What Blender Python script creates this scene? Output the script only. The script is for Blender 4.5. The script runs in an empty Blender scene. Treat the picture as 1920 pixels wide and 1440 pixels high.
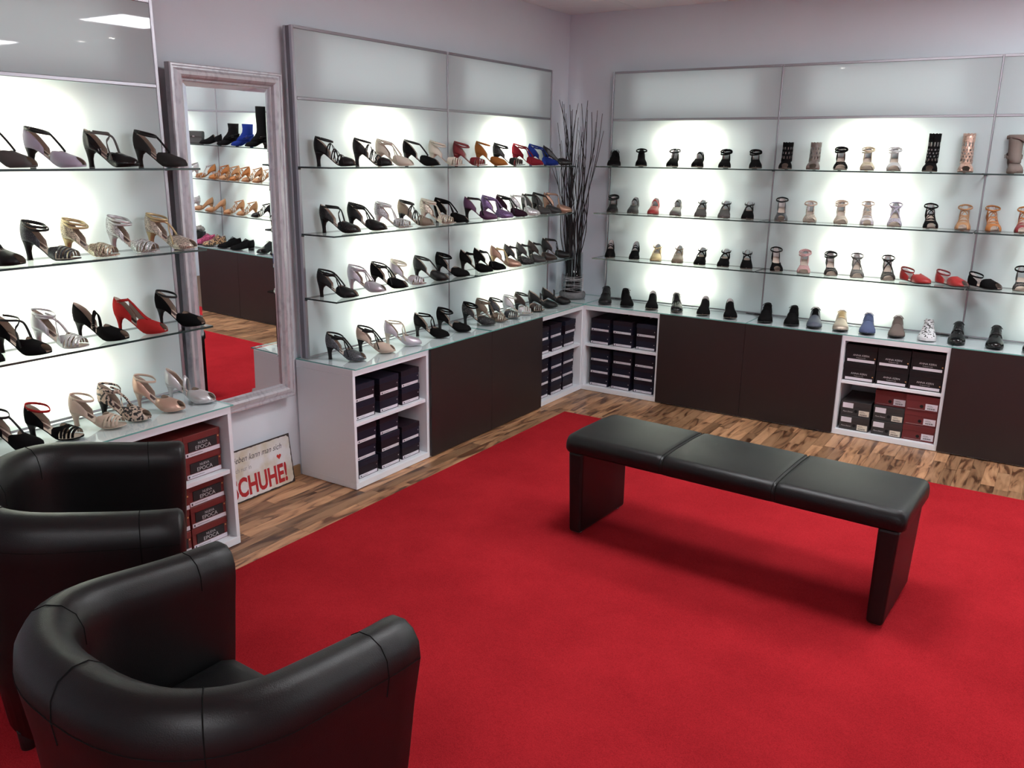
import bpy, math, random
from mathutils import Vector, Matrix
random.seed(7)
PI = math.pi
S = bpy.context.scene
COL = S.collection

# ------------------------------------------------------------------ camera
CAM_POS = (3.2659, -5.7814, 1.6691)
YAW, PITCH, ROLL, FPX = 0.5729, 0.2635, 0.0128, 1586.63
def make_camera():
    cam = bpy.data.cameras.new('camera'); ob = bpy.data.objects.new('camera', cam); COL.objects.link(ob)
    f = Vector((-math.cos(PITCH)*math.sin(YAW), math.cos(PITCH)*math.cos(YAW), -math.sin(PITCH)))
    r = Vector((math.cos(YAW), math.sin(YAW), 0)); u = r.cross(f)
    r2 = math.cos(ROLL)*r + math.sin(ROLL)*u; u2 = -math.sin(ROLL)*r + math.cos(ROLL)*u
    m = Matrix(((r2.x, u2.x, -f.x, CAM_POS[0]), (r2.y, u2.y, -f.y, CAM_POS[1]), (r2.z, u2.z, -f.z, CAM_POS[2]), (0, 0, 0, 1)))
    ob.matrix_world = m
    cam.sensor_fit = 'HORIZONTAL'; cam.sensor_width = 36.0; cam.lens = FPX/1920*36.0
    cam.clip_start = 0.05; cam.clip_end = 60
    S.camera = ob
make_camera()

# ------------------------------------------------------------------ world, light levels, exposure
W = bpy.data.worlds.new('world'); S.world = W; W.use_nodes = True
W.node_tree.nodes['Background'].inputs[0].default_value = (0.9, 0.95, 1, 1)
W.node_tree.nodes['Background'].inputs[1].default_value = 0.02
S.view_settings.view_transform = 'Standard'; S.view_settings.look = 'None'
S.view_settings.gamma = 1.0; S.view_settings.use_curve_mapping = False
S.view_settings.exposure = 0.38
S.cycles.use_denoising = True
S.cycles.max_bounces = 6; S.cycles.diffuse_bounces = 4; S.cycles.glossy_bounces = 3
S.cycles.use_adaptive_sampling = True; S.cycles.adaptive_threshold = 0.08
S.cycles.transparent_max_bounces = 16; S.cycles.transmission_bounces = 4
S.cycles.sample_clamp_indirect = 4.0
S.cycles.caustics_reflective = False; S.cycles.caustics_refractive = False
LUMINAIRE = 29.0        # emission of the ceiling panels
PANEL_LAMP = 3.4       # watts of each lamp behind the frosted glass
PANEL_GLOW = 0.46       # watts of the wide light sheet behind each shelf gap
PANEL_TOP = 0.30       # watts of the faint sheet behind each top pane

# ------------------------------------------------------------------ helpers
class MB:
    def __init__(s): s.v = []; s.f = []; s.m = []
    def add(s, vs, fs, mat=0):
        o = len(s.v); s.v += [tuple(p) for p in vs]
        for f in fs: s.f.append(tuple(o+i for i in f)); s.m.append(mat)
        return s
    def box(s, x0, x1, y0, y1, z0, z1, mat=0):
        if x0 > x1: x0, x1 = x1, x0
        if y0 > y1: y0, y1 = y1, y0
        vs = [(x, y, z) for z in (z0, z1) for y in (y0, y1) for x in (x0, x1)]
        return s.add(vs, [(0,2,3,1),(4,5,7,6),(0,1,5,4),(2,6,7,3),(0,4,6,2),(1,3,7,5)], mat)
    def cbox(s, x0, x1, y0, y1, z0, z1, c=.003, mat=0):
        "box with chamfered edges"
        vs = []; idx = {}
        X = (x0, x1); Y = (y0, y1); Z = (z0, z1); sg = (1, -1)
        for i in (0, 1):
            for j in (0, 1):
                for k in (0, 1):
                    p = (X[i], Y[j], Z[k])
                    for a in range(3):
                        q = [p[0]+sg[i]*c, p[1]+sg[j]*c, p[2]+sg[k]*c]; q[a] = p[a]
                        idx[i,j,k,a] = len(vs); vs.append(tuple(q))
        fs = []
        for a in range(3):
            b, d = (a+1) % 3, (a+2) % 3
            for e in (0, 1):
                f = []
                for (u, w) in ((0,0),(1,0),(1,1),(0,1)):
                    t = [0,0,0]; t[a] = e; t[b] = u; t[d] = w
                    f.append(idx[t[0],t[1],t[2],a])
                fs.append(f if e else f[::-1])
        for a in range(3):          # edges running along axis a
            b, d = (a+1) % 3, (a+2) % 3
            for u in (0, 1):
                for w in (0, 1):
                    t0 = [0,0,0]; t0[b] = u; t0[d] = w; t1 = list(t0); t1[a] = 1
                    f = [idx[(*t0, b)], idx[(*t1, b)], idx[(*t1, d)], idx[(*t0, d)]]
                    fs.append(f if (u + w) % 2 else f[::-1])
        for i in (0, 1):
            for j in (0, 1):
                for k in (0, 1):
                    f = [idx[i,j,k,0], idx[i,j,k,1], idx[i,j,k,2]]
                    fs.append(f if (i+j+k) % 2 else f[::-1])
        return s.add(vs, fs, mat)
    def mesh(s, name, smooth=False, nslots=1):
        me = bpy.data.meshes.new(name); me.from_pydata(s.v, [], s.f)
        me.polygons.foreach_set('material_index', s.m)
        if smooth: me.polygons.foreach_set('use_smooth', [True]*len(me.polygons))
        me.update()
        return me
    def build(s, name, mats, parent=None, loc=(0,0,0), smooth=False):
        me = s.mesh(name, smooth)
        if not isinstance(mats, (list, tuple)): mats = [mats]
        for m in mats: me.materials.append(m)
        return link(name, me, parent, loc)
def link(name, me, parent=None, loc=(0,0,0)):
    o = bpy.data.objects.new(name, me); COL.objects.link(o)
    o.parent = parent; o.location = loc
    return o
def thing(name, label, cat, loc=(0,0,0), rz=0, group=None):
    o = bpy.data.objects.new(name, None); COL.objects.link(o); o.empty_display_size = .05
    o.location = loc; o.rotation_euler = (0, 0, rz); tag(o, label, cat, group); return o
def tag(o, label=None, cat=None, group=None, kind=None):
    if label: o['label'] = label
    if cat: o['category'] = cat
    if group: o['group'] = group
    if kind: o['kind'] = kind
    return o
def structure(o, label):
    o['kind'] = 'structure'; o['label'] = label; return o
def catmull(pts, n=4, closed=False):
    P = [Vector(p) for p in pts]; N = len(P); out = []
    segs = N if closed else N-1
    for i in range(segs):
        if closed: a, b, c, d = P[(i-1) % N], P[i], P[(i+1) % N], P[(i+2) % N]
        else: a, b, c, d = P[max(i-1,0)], P[i], P[i+1], P[min(i+2,N-1)]
        for k in range(n):
            t = k/n
            out.append(.5*((2*b)+(c-a)*t+(2*a-5*b+4*c-d)*t*t+(3*b-a-3*c+d)*t*t*t))
    if not closed: out.append(P[-1])
    return out
def tube(mb, pts, r, sides=6, closed=False, flat=1.0, mat=0, taper=None):
    "sweep an ellipse along a curve; flat < 1 thins it against the vertical"
    pts = [Vector(p) for p in pts]; n = len(pts); rings = []
    for i, p in enumerate(pts):
        if closed: t = pts[(i+1) % n]-pts[i-1]
        else: t = pts[min(i+1,n-1)]-pts[max(i-1,0)]
        if t.length < 1e-9: t = Vector((1,0,0))
        t.normalize()
        a = Vector((0,0,1)) - t*t.z
        if a.length < .15: a = Vector((1,0,0)) - t*t.x
        a.normalize(); b = t.cross(a)
        rr = r if taper is None else r*(1+(taper-1)*i/max(n-1,1))
        rings.append([p + a*(rr*math.cos(2*PI*k/sides)) + b*(rr*flat*math.sin(2*PI*k/sides)) for k in range(sides)])
    vs = [q for ring in rings for q in ring]; fs = []
    m = n if closed else n-1
    for i in range(m):
        for k in range(sides):
            j = (i+1) % n; l = (k+1) % sides
            fs.append((i*sides+k, i*sides+l, j*sides+l, j*sides+k))
    if not closed:
        fs.append(tuple(range(sides))[::-1]); fs.append(tuple((n-1)*sides+k for k in range(sides)))
    mb.add(vs, fs, mat)
    return mb
def shell(mb, grid, th, flip=False, closed=False, mo=0, mi=1, normals=None):
    "thin closed shell from a grid of points grid[i][j]; i wraps when closed"
    n, m = len(grid), len(grid[0]); out = [Vector(p) for row in grid for p in row]; inn = []
    for i in range(n):
        for j in range(m):
            if closed: di = Vector(grid[(i+1) % n][j])-Vector(grid[i-1][j])
            else: di = Vector(grid[min(i+1,n-1)][j])-Vector(grid[max(i-1,0)][j])
            dj = Vector(grid[i][min(j+1,m-1)])-Vector(grid[i][max(j-1,0)])
            c = di.cross(dj)
            if c.length < 1e-12: c = Vector((0,0,1e-6))
            c.normalize()
            if flip: c = -c
            inn.append(out[i*m+j]-c*th)
    vs = out+inn; N = n*m; fo = []; fi = []; fr = []
    for i in range(n if closed else n-1):
        k = (i+1) % n
        for j in range(m-1):
            q = (i*m+j, k*m+j, k*m+j+1, i*m+j+1)
            if flip: q = q[::-1]
            fo.append(q); fi.append(tuple(N+a for a in q[::-1]))
        for j, s in ((0, 1), (m-1, -1)):
            q = (i*m+j, N+i*m+j, N+k*m+j, k*m+j)
            fr.append(q if (s > 0) != flip else q[::-1])
    if not closed:
        for i, s in ((0, -1), (n-1, 1)):
            for j in range(m-1):
                q = (i*m+j, N+i*m+j, N+i*m+j+1, i*m+j+1)
                fr.append(q if (s > 0) != flip else q[::-1])
    o = len(mb.v); mb.v += [tuple(p) for p in vs]
    for fl, mt in ((fo, mo), (fi, mi), (fr, mo)):
        for f in fl: mb.f.append(tuple(o+a for a in f)); mb.m.append(mt)
    return mb
def lathe(mb, prof, n=24, cx=0, cy=0, mat=0, sx=1, sy=1):
    vs = [(cx+sx*r*math.cos(2*PI*k/n), cy+sy*r*math.sin(2*PI*k/n), z) for r, z in prof for k in range(n)]
    fs = [(i*n+k, i*n+(k+1) % n, (i+1)*n+(k+1) % n, (i+1)*n+k) for i in range(len(prof)-1) for k in range(n)]
    mb.add(vs, fs, mat); return mb
def lerp_table(tab, t):
    if t <= tab[0][0]: return tab[0][1]
    for (a, x), (b, y) in zip(tab, tab[1:]):
        if t <= b: return x+(y-x)*(t-a)/(b-a)
    return tab[-1][1]
TEXT_CACHE = {}
def text_mesh(txt, size, sx=1.0, shear=0.0, align='CENTER', bold=0.0):
    key = (txt, size, sx, shear, align, bold)
    if key in TEXT_CACHE: return TEXT_CACHE[key]
    cu = bpy.data.curves.new('lettering', 'FONT'); cu.body = txt; cu.size = size; cu.align_x = align
    cu.shear = shear; cu.offset = bold; cu.resolution_u = 3
    ob = bpy.data.objects.new('lettering', cu); COL.objects.link(ob)
    bpy.context.view_layer.update()
    me = bpy.data.meshes.new_from_object(ob.evaluated_get(bpy.context.evaluated_depsgraph_get()))
    vs = [(v.co.x*sx, v.co.y) for v in me.vertices]; fs = [tuple(p.vertices) for p in me.polygons]
    bpy.data.objects.remove(ob); bpy.data.curves.remove(cu); bpy.data.meshes.remove(me)
    TEXT_CACHE[key] = (vs, fs); return vs, fs
def put_text(mb, txt, size, to3d, sx=1.0, shear=0.0, align='CENTER', bold=0.0, mat=0, x0=0, y0=0):
    vs, fs = text_mesh(txt, size, sx, shear, align, bold)
    mb.add([to3d(x0+x, y0+y) for x, y in vs], fs, mat)

# ------------------------------------------------------------------ materials
def new_mat(name):
    m = bpy.data.materials.new(name); m.use_nodes = True
    nt = m.node_tree; return m, nt, nt.nodes['Principled BSDF'], nt.nodes['Material Output']
def N(nt, t, **kw):
    n = nt.nodes.new(t)
    for k, v in kw.items(): setattr(n, k, v)
    return n
def plain(name, col, rough=.5, metal=0.0, spec=.5, bump=0, bscale=200, var=0, vscale=8, coat=0, sheen=0):
    m, nt, b, out = new_mat(name)
    b.inputs['Base Color'].default_value = (*col, 1); b.inputs['Roughness'].default_value = rough
    b.inputs['Metallic'].default_value = metal; b.inputs['Specular IOR Level'].default_value = spec
    if coat: b.inputs['Coat Weight'].default_value = coat; b.inputs['Coat Roughness'].default_value = .05
    if sheen: b.inputs['Sheen Weight'].default_value = sheen; b.inputs['Sheen Roughness'].default_value = .5
    tc = None
    if bump or var: tc = N(nt, 'ShaderNodeTexCoord')
    if bump:
        nz = N(nt, 'ShaderNodeTexNoise'); nz.inputs['Scale'].default_value = bscale; nz.inputs['Detail'].default_value = 3
        bp = N(nt, 'ShaderNodeBump'); bp.inputs['Strength'].default_value = bump; bp.inputs['Distance'].default_value = .002
        nt.links.new(tc.outputs['Object'], nz.inputs['Vector']); nt.links.new(nz.outputs['Fac'], bp.inputs['Height'])
        nt.links.new(bp.outputs['Normal'], b.inputs['Normal'])
    if var:
        nz = N(nt, 'ShaderNodeTexNoise'); nz.inputs['Scale'].default_value = vscale; nz.inputs['Detail'].default_value = 4
        mx = N(nt, 'ShaderNodeMix', data_type='RGBA'); mx.inputs[6].default_value = (*[c*(1-var) for c in col], 1); mx.inputs[7].default_value = (*[min(1, c*(1+var)) for c in col], 1)
        nt.links.new(tc.outputs['Object'], nz.inputs['Vector']); nt.links.new(nz.outputs['Fac'], mx.inputs[0]); nt.links.new(mx.outputs[2], b.inputs['Base Color'])
    return m
MAT = {}
MAT['wall'] = plain('wall_paint', (.75, .805, .865), .85, spec=.2, bump=.25, bscale=160, var=.02, vscale=5)
MAT['ceiling'] = plain('ceiling_tile', (.84, .86, .88), .9, spec=.1, bump=.3, bscale=90)
MAT['ceiling_void'] = plain('ceiling_grid', (.45, .42, .42), .8)
MAT['white'] = plain('white_melamine', (.85, .88, .92), .38, spec=.45)
MAT['brown'] = plain('black_brown_front', (.022, .0135, .013), .42, spec=.45, bump=.05, bscale=500)
MAT['alu'] = plain('aluminium', (.42, .40, .43), .38, metal=1.0)
MAT['alu_dark'] = plain('aluminium_dark', (.20, .185, .20), .45, metal=.9)
MAT['black'] = plain('black_plastic', (.012, .012, .013), .4)
MAT['leather'] = plain('black_leather', (.0032, .0032, .0035), .42, spec=.38, bump=.22, bscale=420)
MAT['seam'] = plain('leather_seam', (.006, .006, .006), .8, spec=.1)
MAT['chrome'] = plain('chrome', (.7, .7, .7), .15, metal=1)
MAT['carpet'] = None
def carpet_mat():
    m, nt, b, out = new_mat('red_carpet')
    tc = N(nt, 'ShaderNodeTexCoord')
    n1 = N(nt, 'ShaderNodeTexNoise'); n1.inputs['Scale'].default_value = 2.2; n1.inputs['Detail'].default_value = 6; n1.inputs['Roughness'].default_value = .6
    n2 = N(nt, 'ShaderNodeTexNoise'); n2.inputs['Scale'].default_value = 320; n2.inputs['Detail'].default_value = 2
    for n in (n1, n2): nt.links.new(tc.outputs['Object'], n.inputs['Vector'])
    r1 = N(nt, 'ShaderNodeMix', data_type='RGBA'); r1.inputs[6].default_value = (.345, .0165, .022, 1); r1.inputs[7].default_value = (.425, .021, .028, 1)
    mr = N(nt, 'ShaderNodeMapRange'); mr.inputs[1].default_value = .35; mr.inputs[2].default_value = .65
    nt.links.new(n1.outputs['Fac'], mr.inputs[0]); nt.links.new(mr.outputs[0], r1.inputs[0])
    r2 = N(nt, 'ShaderNodeMix', data_type='RGBA', blend_type='MULTIPLY'); r2.inputs[0].default_value = .55
    cr = N(nt, 'ShaderNodeMapRange'); cr.inputs[1].default_value = .3; cr.inputs[2].default_value = .7; cr.inputs[3].default_value = .55; cr.inputs[4].default_value = 1.25
    nt.links.new(n2.outputs['Fac'], cr.inputs[0]); nt.links.new(r1.outputs[2], r2.inputs[6]); nt.links.new(cr.outputs[0], r2.inputs[7])
    nt.links.new(r2.outputs[2], b.inputs['Base Color'])
    bp = N(nt, 'ShaderNodeBump'); bp.inputs['Strength'].default_value = .5; bp.inputs['Distance'].default_value = .003
    nt.links.new(n2.outputs['Fac'], bp.inputs['Height']); nt.links.new(bp.outputs['Normal'], b.inputs['Normal'])
    b.inputs['Roughness'].default_value = .95; b.inputs['Specular IOR Level'].default_value = .0
    return m
MAT['carpet'] = carpet_mat()
def wood_mat(per_object):
    m, nt, b, out = new_mat('walnut_laminate')
    tc = N(nt, 'ShaderNodeTexCoord'); oi = N(nt, 'ShaderNodeObjectInfo')
    mp = N(nt, 'ShaderNodeMapping'); mp.inputs['Scale'].default_value = (10, 1.7, 1)
    add = N(nt, 'ShaderNodeVectorMath', operation='ADD'); sc = N(nt, 'ShaderNodeVectorMath', operation='SCALE'); sc.inputs['Scale'].default_value = 40
    co = N(nt, 'ShaderNodeCombineXYZ'); nt.links.new(oi.outputs['Random'], co.inputs[0]); nt.links.new(oi.outputs['Random'], co.inputs[1])
    nt.links.new(co.outputs[0], sc.inputs[0]); nt.links.new(tc.outputs['Object'], add.inputs[0]); nt.links.new(sc.outputs[0], add.inputs[1])
    nt.links.new(add.outputs[0], mp.inputs['Vector'])
    n1 = N(nt, 'ShaderNodeTexNoise'); n1.inputs['Scale'].default_value = 1.6; n1.inputs['Detail'].default_value = 8; n1.inputs['Distortion'].default_value = 1.6
    nt.links.new(mp.outputs[0], n1.inputs['Vector'])
    cr = N(nt, 'ShaderNodeValToRGB'); e = cr.color_ramp.elements
    e[0].position = .36; e[0].color = (.12, .048, .022, 1); e[1].position = .62; e[1].color = (.56, .31, .165, 1)
    k = e.new(.47); k.color = (.42, .215, .108, 1)
    nt.links.new(n1.outputs['Fac'], cr.inputs[0])
    tone = N(nt, 'ShaderNodeMapRange'); tone.inputs[3].default_value = .50; tone.inputs[4].default_value = 1.25
    nt.links.new(oi.outputs['Random'], tone.inputs[0])
    mu = N(nt, 'ShaderNodeMix', data_type='RGBA', blend_type='MULTIPLY'); mu.inputs[0].default_value = 1
    nt.links.new(cr.outputs[0], mu.inputs[6]); nt.links.new(tone.outputs[0], mu.inputs[7])
    nt.links.new(mu.outputs[2], b.inputs['Base Color'])
    b.inputs['Roughness'].default_value = .33; b.inputs['Specular IOR Level'].default_value = .4
    return m
MAT['wood'] = wood_mat(True)
MAT['joint'] = plain('floor_joint', (.10, .05, .025), .7)
MAT['oak'] = plain('oak_skirting', (.30, .19, .09), .5, var=.15, vscale=30)
def frosted():
    m, nt, b, out = new_mat('frosted_glass'); nt.nodes.remove(b)
    d = N(nt, 'ShaderNodeBsdfDiffuse'); d.inputs[0].default_value = (.76, .86, .885, 1)
    t = N(nt, 'ShaderNodeBsdfTranslucent'); t.inputs[0].default_value = (.82, .86, .83, 1)
    mx = N(nt, 'ShaderNodeMixShader'); mx.inputs[0].default_value = .46
    g = N(nt, 'ShaderNodeBsdfGlossy'); g.inputs[0].default_value = (1,1,1,1); g.inputs['Roughness'].default_value = .02
    fr = N(nt, 'ShaderNodeFresnel'); fr.inputs[0].default_value = 1.45
    m2 = N(nt, 'ShaderNodeMixShader')
    nt.links.new(d.outputs[0], mx.inputs[1]); nt.links.new(t.outputs[0], mx.inputs[2])
    nt.links.new(fr.outputs[0], m2.inputs[0]); nt.links.new(mx.outputs[0], m2.inputs[1]); nt.links.new(g.outputs[0], m2.inputs[2])
    nt.links.new(m2.outputs[0], out.inputs[0]); return m
def clear(name, tint, ior=1.5, rough=0.0):
    m, nt, b, out = new_mat(name); nt.nodes.remove(b)
    t = N(nt, 'ShaderNodeBsdfTransparent'); t.inputs[0].default_value = (*tint, 1)
    g = N(nt, 'ShaderNodeBsdfGlossy'); g.inputs[0].default_value = (1,1,1,1); g.inputs['Roughness'].default_value = rough
    fr = N(nt, 'ShaderNodeFresnel'); fr.inputs[0].default_value = ior
    ge = N(nt, 'ShaderNodeNewGeometry'); iv = N(nt, 'ShaderNodeMath', operation='SUBTRACT'); iv.inputs[0].default_value = 1
    mu = N(nt, 'ShaderNodeMath', operation='MULTIPLY'); nt.links.new(ge.outputs['Backfacing'], iv.inputs[1]); nt.links.new(iv.outputs[0], mu.inputs[0]); nt.links.new(fr.outputs[0], mu.inputs[1])
    mx = N(nt, 'ShaderNodeMixShader'); nt.links.new(mu.outputs[0], mx.inputs[0])     # no reflection on leaving the plate
    nt.links.new(t.outputs[0], mx.inputs[1]); nt.links.new(g.outputs[0], mx.inputs[2]); nt.links.new(mx.outputs[0], out.inputs[0])
    return m
MAT['frosted'] = frosted()
MAT['pane_back'] = clear('pane_back', (.97, .99, .98), 1.01)
MAT['glass'] = clear('shelf_glass', (.95, .975, .965), 1.45)
MAT['glass_top'] = clear('cabinet_glass', (.965, .985, .98), 1.5)
MAT['edge_dark'] = plain('glass_edge_dark', (.022, .038, .036), .15, spec=.6)
MAT['edge_teal'] = plain('glass_edge_teal', (.16, .44, .40), .12, spec=.6)
MAT['vase_glass'] = clear('vase_glass', (.86, .88, .88), 1.35)
MAT['mirror'] = plain('mirror_silver', (.92, .93, .93), .0, metal=1)
def emit(name, col, st):
    m, nt, b, out = new_mat(name)
    b.inputs['Base Color'].default_value = (.8, .8, .8, 1)
    b.inputs['Emission Color'].default_value = (*col, 1); b.inputs['Emission Strength'].default_value = st
    return m
MAT['lamp'] = emit('luminaire_diffuser', (.95, .97, 1), LUMINAIRE)
MAT['spot'] = emit('spot_bulb', (1, .93, .85), 40)
def silver_frame():
    m, nt, b, out = new_mat('antique_silver')
    tc = N(nt, 'ShaderNodeTexCoord'); nz = N(nt, 'ShaderNodeTexNoise'); nz.inputs['Scale'].default_value = 60; nz.inputs['Detail'].default_value = 5
    mp = N(nt, 'ShaderNodeMapping'); mp.inputs['Scale'].default_value = (1, .35, .35)
    nt.links.new(tc.outputs['Object'], mp.inputs[0]); nt.links.new(mp.outputs[0], nz.inputs['Vector'])
    cr = N(nt, 'ShaderNodeValToRGB'); e = cr.color_ramp.elements
    e[0].position = .30; e[0].color = (.50, .49, .53, 1); e[1].position = .50; e[1].color = (.66, .66, .69, 1)
    nt.links.new(nz.outputs['Fac'], cr.inputs[0]); nt.links.new(cr.outputs[0], b.inputs['Base Color'])
    b.inputs['Metallic'].default_value = .45; b.inputs['Roughness'].default_value = .30
    return m
MAT['silver'] = silver_frame()
MAT['bead'] = plain('bead_silver', (.75, .73, .72), .3, metal=.9)
import bmesh
def smooth01(s): s = max(0, min(1, s)); return s*s*(3-2*s)
R90 = PI/2
def rot2(p, rz): return (p[0]*math.cos(rz)-p[1]*math.sin(rz), p[0]*math.sin(rz)+p[1]*math.cos(rz))
def rbox(mb, x0, x1, y0, y1, z0, z1, r=.01, seg=3, mat=0):
    bm = bmesh.new(); bmesh.ops.create_cube(bm, size=1)
    for v in bm.verts:
        v.co = Vector(((x0+x1)/2+v.co.x*(x1-x0), (y0+y1)/2+v.co.y*(y1-y0), (z0+z1)/2+v.co.z*(z1-z0)))
    bmesh.ops.bevel(bm, geom=list(bm.edges), offset=r, segments=seg, affect='EDGES', profile=.5)
    bm.verts.index_update()
    mb.add([tuple(v.co) for v in bm.verts], [tuple(v.index for v in f.verts) for f in bm.faces], mat); bm.free()
    return mb

# ================================================================== the room
RX, RY, RZ = 6.30, -8.60, 2.659
def make_room():
    f = structure(MB().box(0, RX, RY, 0, -.12, -.006).build('floor', MAT['joint']), 'walnut strip laminate floor')
    # strips of the laminate, laid along the left wall's direction
    wd = .0655; rng = random.Random(3); meshes = {}
    def strip(x0, y0, y1):
        key = round(y1-y0, 2)
        if key not in meshes:
            m = MB().cbox(-wd/2+.0004, wd/2-.0004, -key/2+.0004, key/2-.0004, -.005, 0, .0006).mesh('plank'); m.materials.append(MAT['wood']); meshes[key] = m
        link('plank', meshes[key], f, (x0+wd/2, (y0+y1)/2, 0))
    def fill(xa, xb, ya, yb):
        n = int(round((xb-xa)/wd))
        for i in range(n):
            y = yb + rng.choice((0, .08, .16, .24, .3))
            while y > ya:
                ln = rng.choice((.30, .36, .42, .48, .54))
                y2 = max(y-ln, ya-.1); y2 = y-ln
                a, b = y2, y
                if b > yb+.0: b = yb
                a = max(a, ya)
                if b-a > .03: strip(xa+i*wd, round(a, 3), round(a+round(b-a, 2), 3))
                y = y2
    fill(.393, .393+4*wd, -4.30, -1.02)
    fill(0.0, 6*wd, -3.62, -2.76)
    fill(.393, .393+57*wd, -1.02, -.385)
    # ceiling of mineral tiles in a grid
    c = structure(MB().box(0, RX, RY, 0, RZ+.012, RZ+.12).build('ceiling', MAT['ceiling_void']), 'suspended ceiling of pale mineral tiles')
    xs = [0]+[.55+.625*k for k in range(10) if .55+.625*k < RX]+[RX]; ys = [0]+[-.42-.625*k for k in range(14) if .42+.625*k < -RY]+[RY]
    lum = {(5, 2): 1, (9, 2): 1, (3, 4): 1, (5, 11): 1, (7, 11): 1}  # the last three panels are added fill lights, placed to brighten the room
    tm = {}
    for i in range(len(xs)-1):
        for j in range(len(ys)-1):
            if (i, j) in lum: continue
            w, h = xs[i+1]-xs[i], ys[j]-ys[j+1]; key = (round(w, 3), round(h, 3))
            if w < .03 or h < .03: continue
            if key not in tm:
                m = MB().cbox(-w/2+.0015, w/2-.0015, -h/2+.0015, h/2-.0015, 0, .011, .003).mesh('ceiling_tile'); m.materials.append(MAT['ceiling']); tm[key] = m
            link('ceiling_tile', tm[key], c, ((xs[i]+xs[i+1])/2, (ys[j]+ys[j+1])/2, RZ))
    def wall(n, l, *b): return structure(MB().box(*b).build(n, MAT['wall']), l)
    wall('wall_left', 'pale lilac plastered wall behind the mirror', -.12, 0, RY, 0, -.12, RZ+.12)
    wall('wall_back', 'pale lilac plastered wall behind the long shoe display', -.12, RX+.12, 0, .12, -.12, RZ+.12)
    wall('wall_right', 'pale plastered wall opposite the mirror', RX, RX+.12, RY, 0, -.12, RZ+.12)
    wall('wall_front', 'pale plastered wall behind the viewer', -.12, RX+.12, RY-.12, RY, -.12, RZ+.12)
    structure(MB().cbox(.0, .012, -3.55, -2.815, 0, .062, .002).build('baseboard_left', MAT['oak']), 'oak skirting board below the mirror')
    names = {(5,2): 'square ceiling light panel nearest the back wall, mirrored in the glass left of the mirror', (9,2): 'square ceiling light panel in the far right corner', (5,6): 'square ceiling light panel above the bench front', (7,11): 'added square fill light panel right of the viewer', (9,6): 'square ceiling light panel by the right wall', (3,4): "square ceiling light panel above the bench", (5,11): "added square fill light panel right above the viewer", (5,10): 'square ceiling light panel behind the viewer', (9,10): 'square ceiling light panel in the rear right corner'}
    for (i, j) in lum:
        x, y = (xs[i]+xs[i+1])/2, (ys[j]+ys[j+1])/2
        t = thing('ceiling_light', names[i,j], 'ceiling light', (x, y, RZ), 0, 'ceiling light panels')
        m = MB(); h = .3105
        for q in ((-h, h, -h, -h+.022), (-h, h, h-.022, h), (-h, -h+.022, -h+.022, h-.022), (h-.022, h, -h+.022, h-.022)): m.box(*q, -.002, .011)
        m.build('frame', MAT['white'], t)
        MB().box(-h+.022, h-.022, -h+.022, h-.022, .002, .008).build('diffuser', MAT['lamp'], t)
    for k, (x, y, l) in enumerate(((4.95, -.84, 'recessed ceiling spot, farther one near the right end of back wall'), (4.46, -.84, 'recessed ceiling spot, nearer one near the right end of back wall'), (.89, -4.77, 'recessed ceiling spot above the armchairs'))):
        t = thing('ceiling_spot', l, 'ceiling light', (x, y, RZ), 0, 'recessed ceiling spots')
        lathe(MB(), [(.030, -.001), (.046, -.004), (.048, 0), (.048, .004)], 20).build('ring', MAT['chrome'], t, smooth=True)
        lathe(MB(), [(.0005, -.001), (.030, -.001), (.030, .003)], 20).build('bulb', MAT['spot'], t)
make_room()

carpet = MB().cbox(.600, 5.60, -7.60, -.990, .0, .008, .003).build('carpet', MAT['carpet'])
tag(carpet, 'large plain red carpet covering most of the shop floor', 'carpet')

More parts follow.
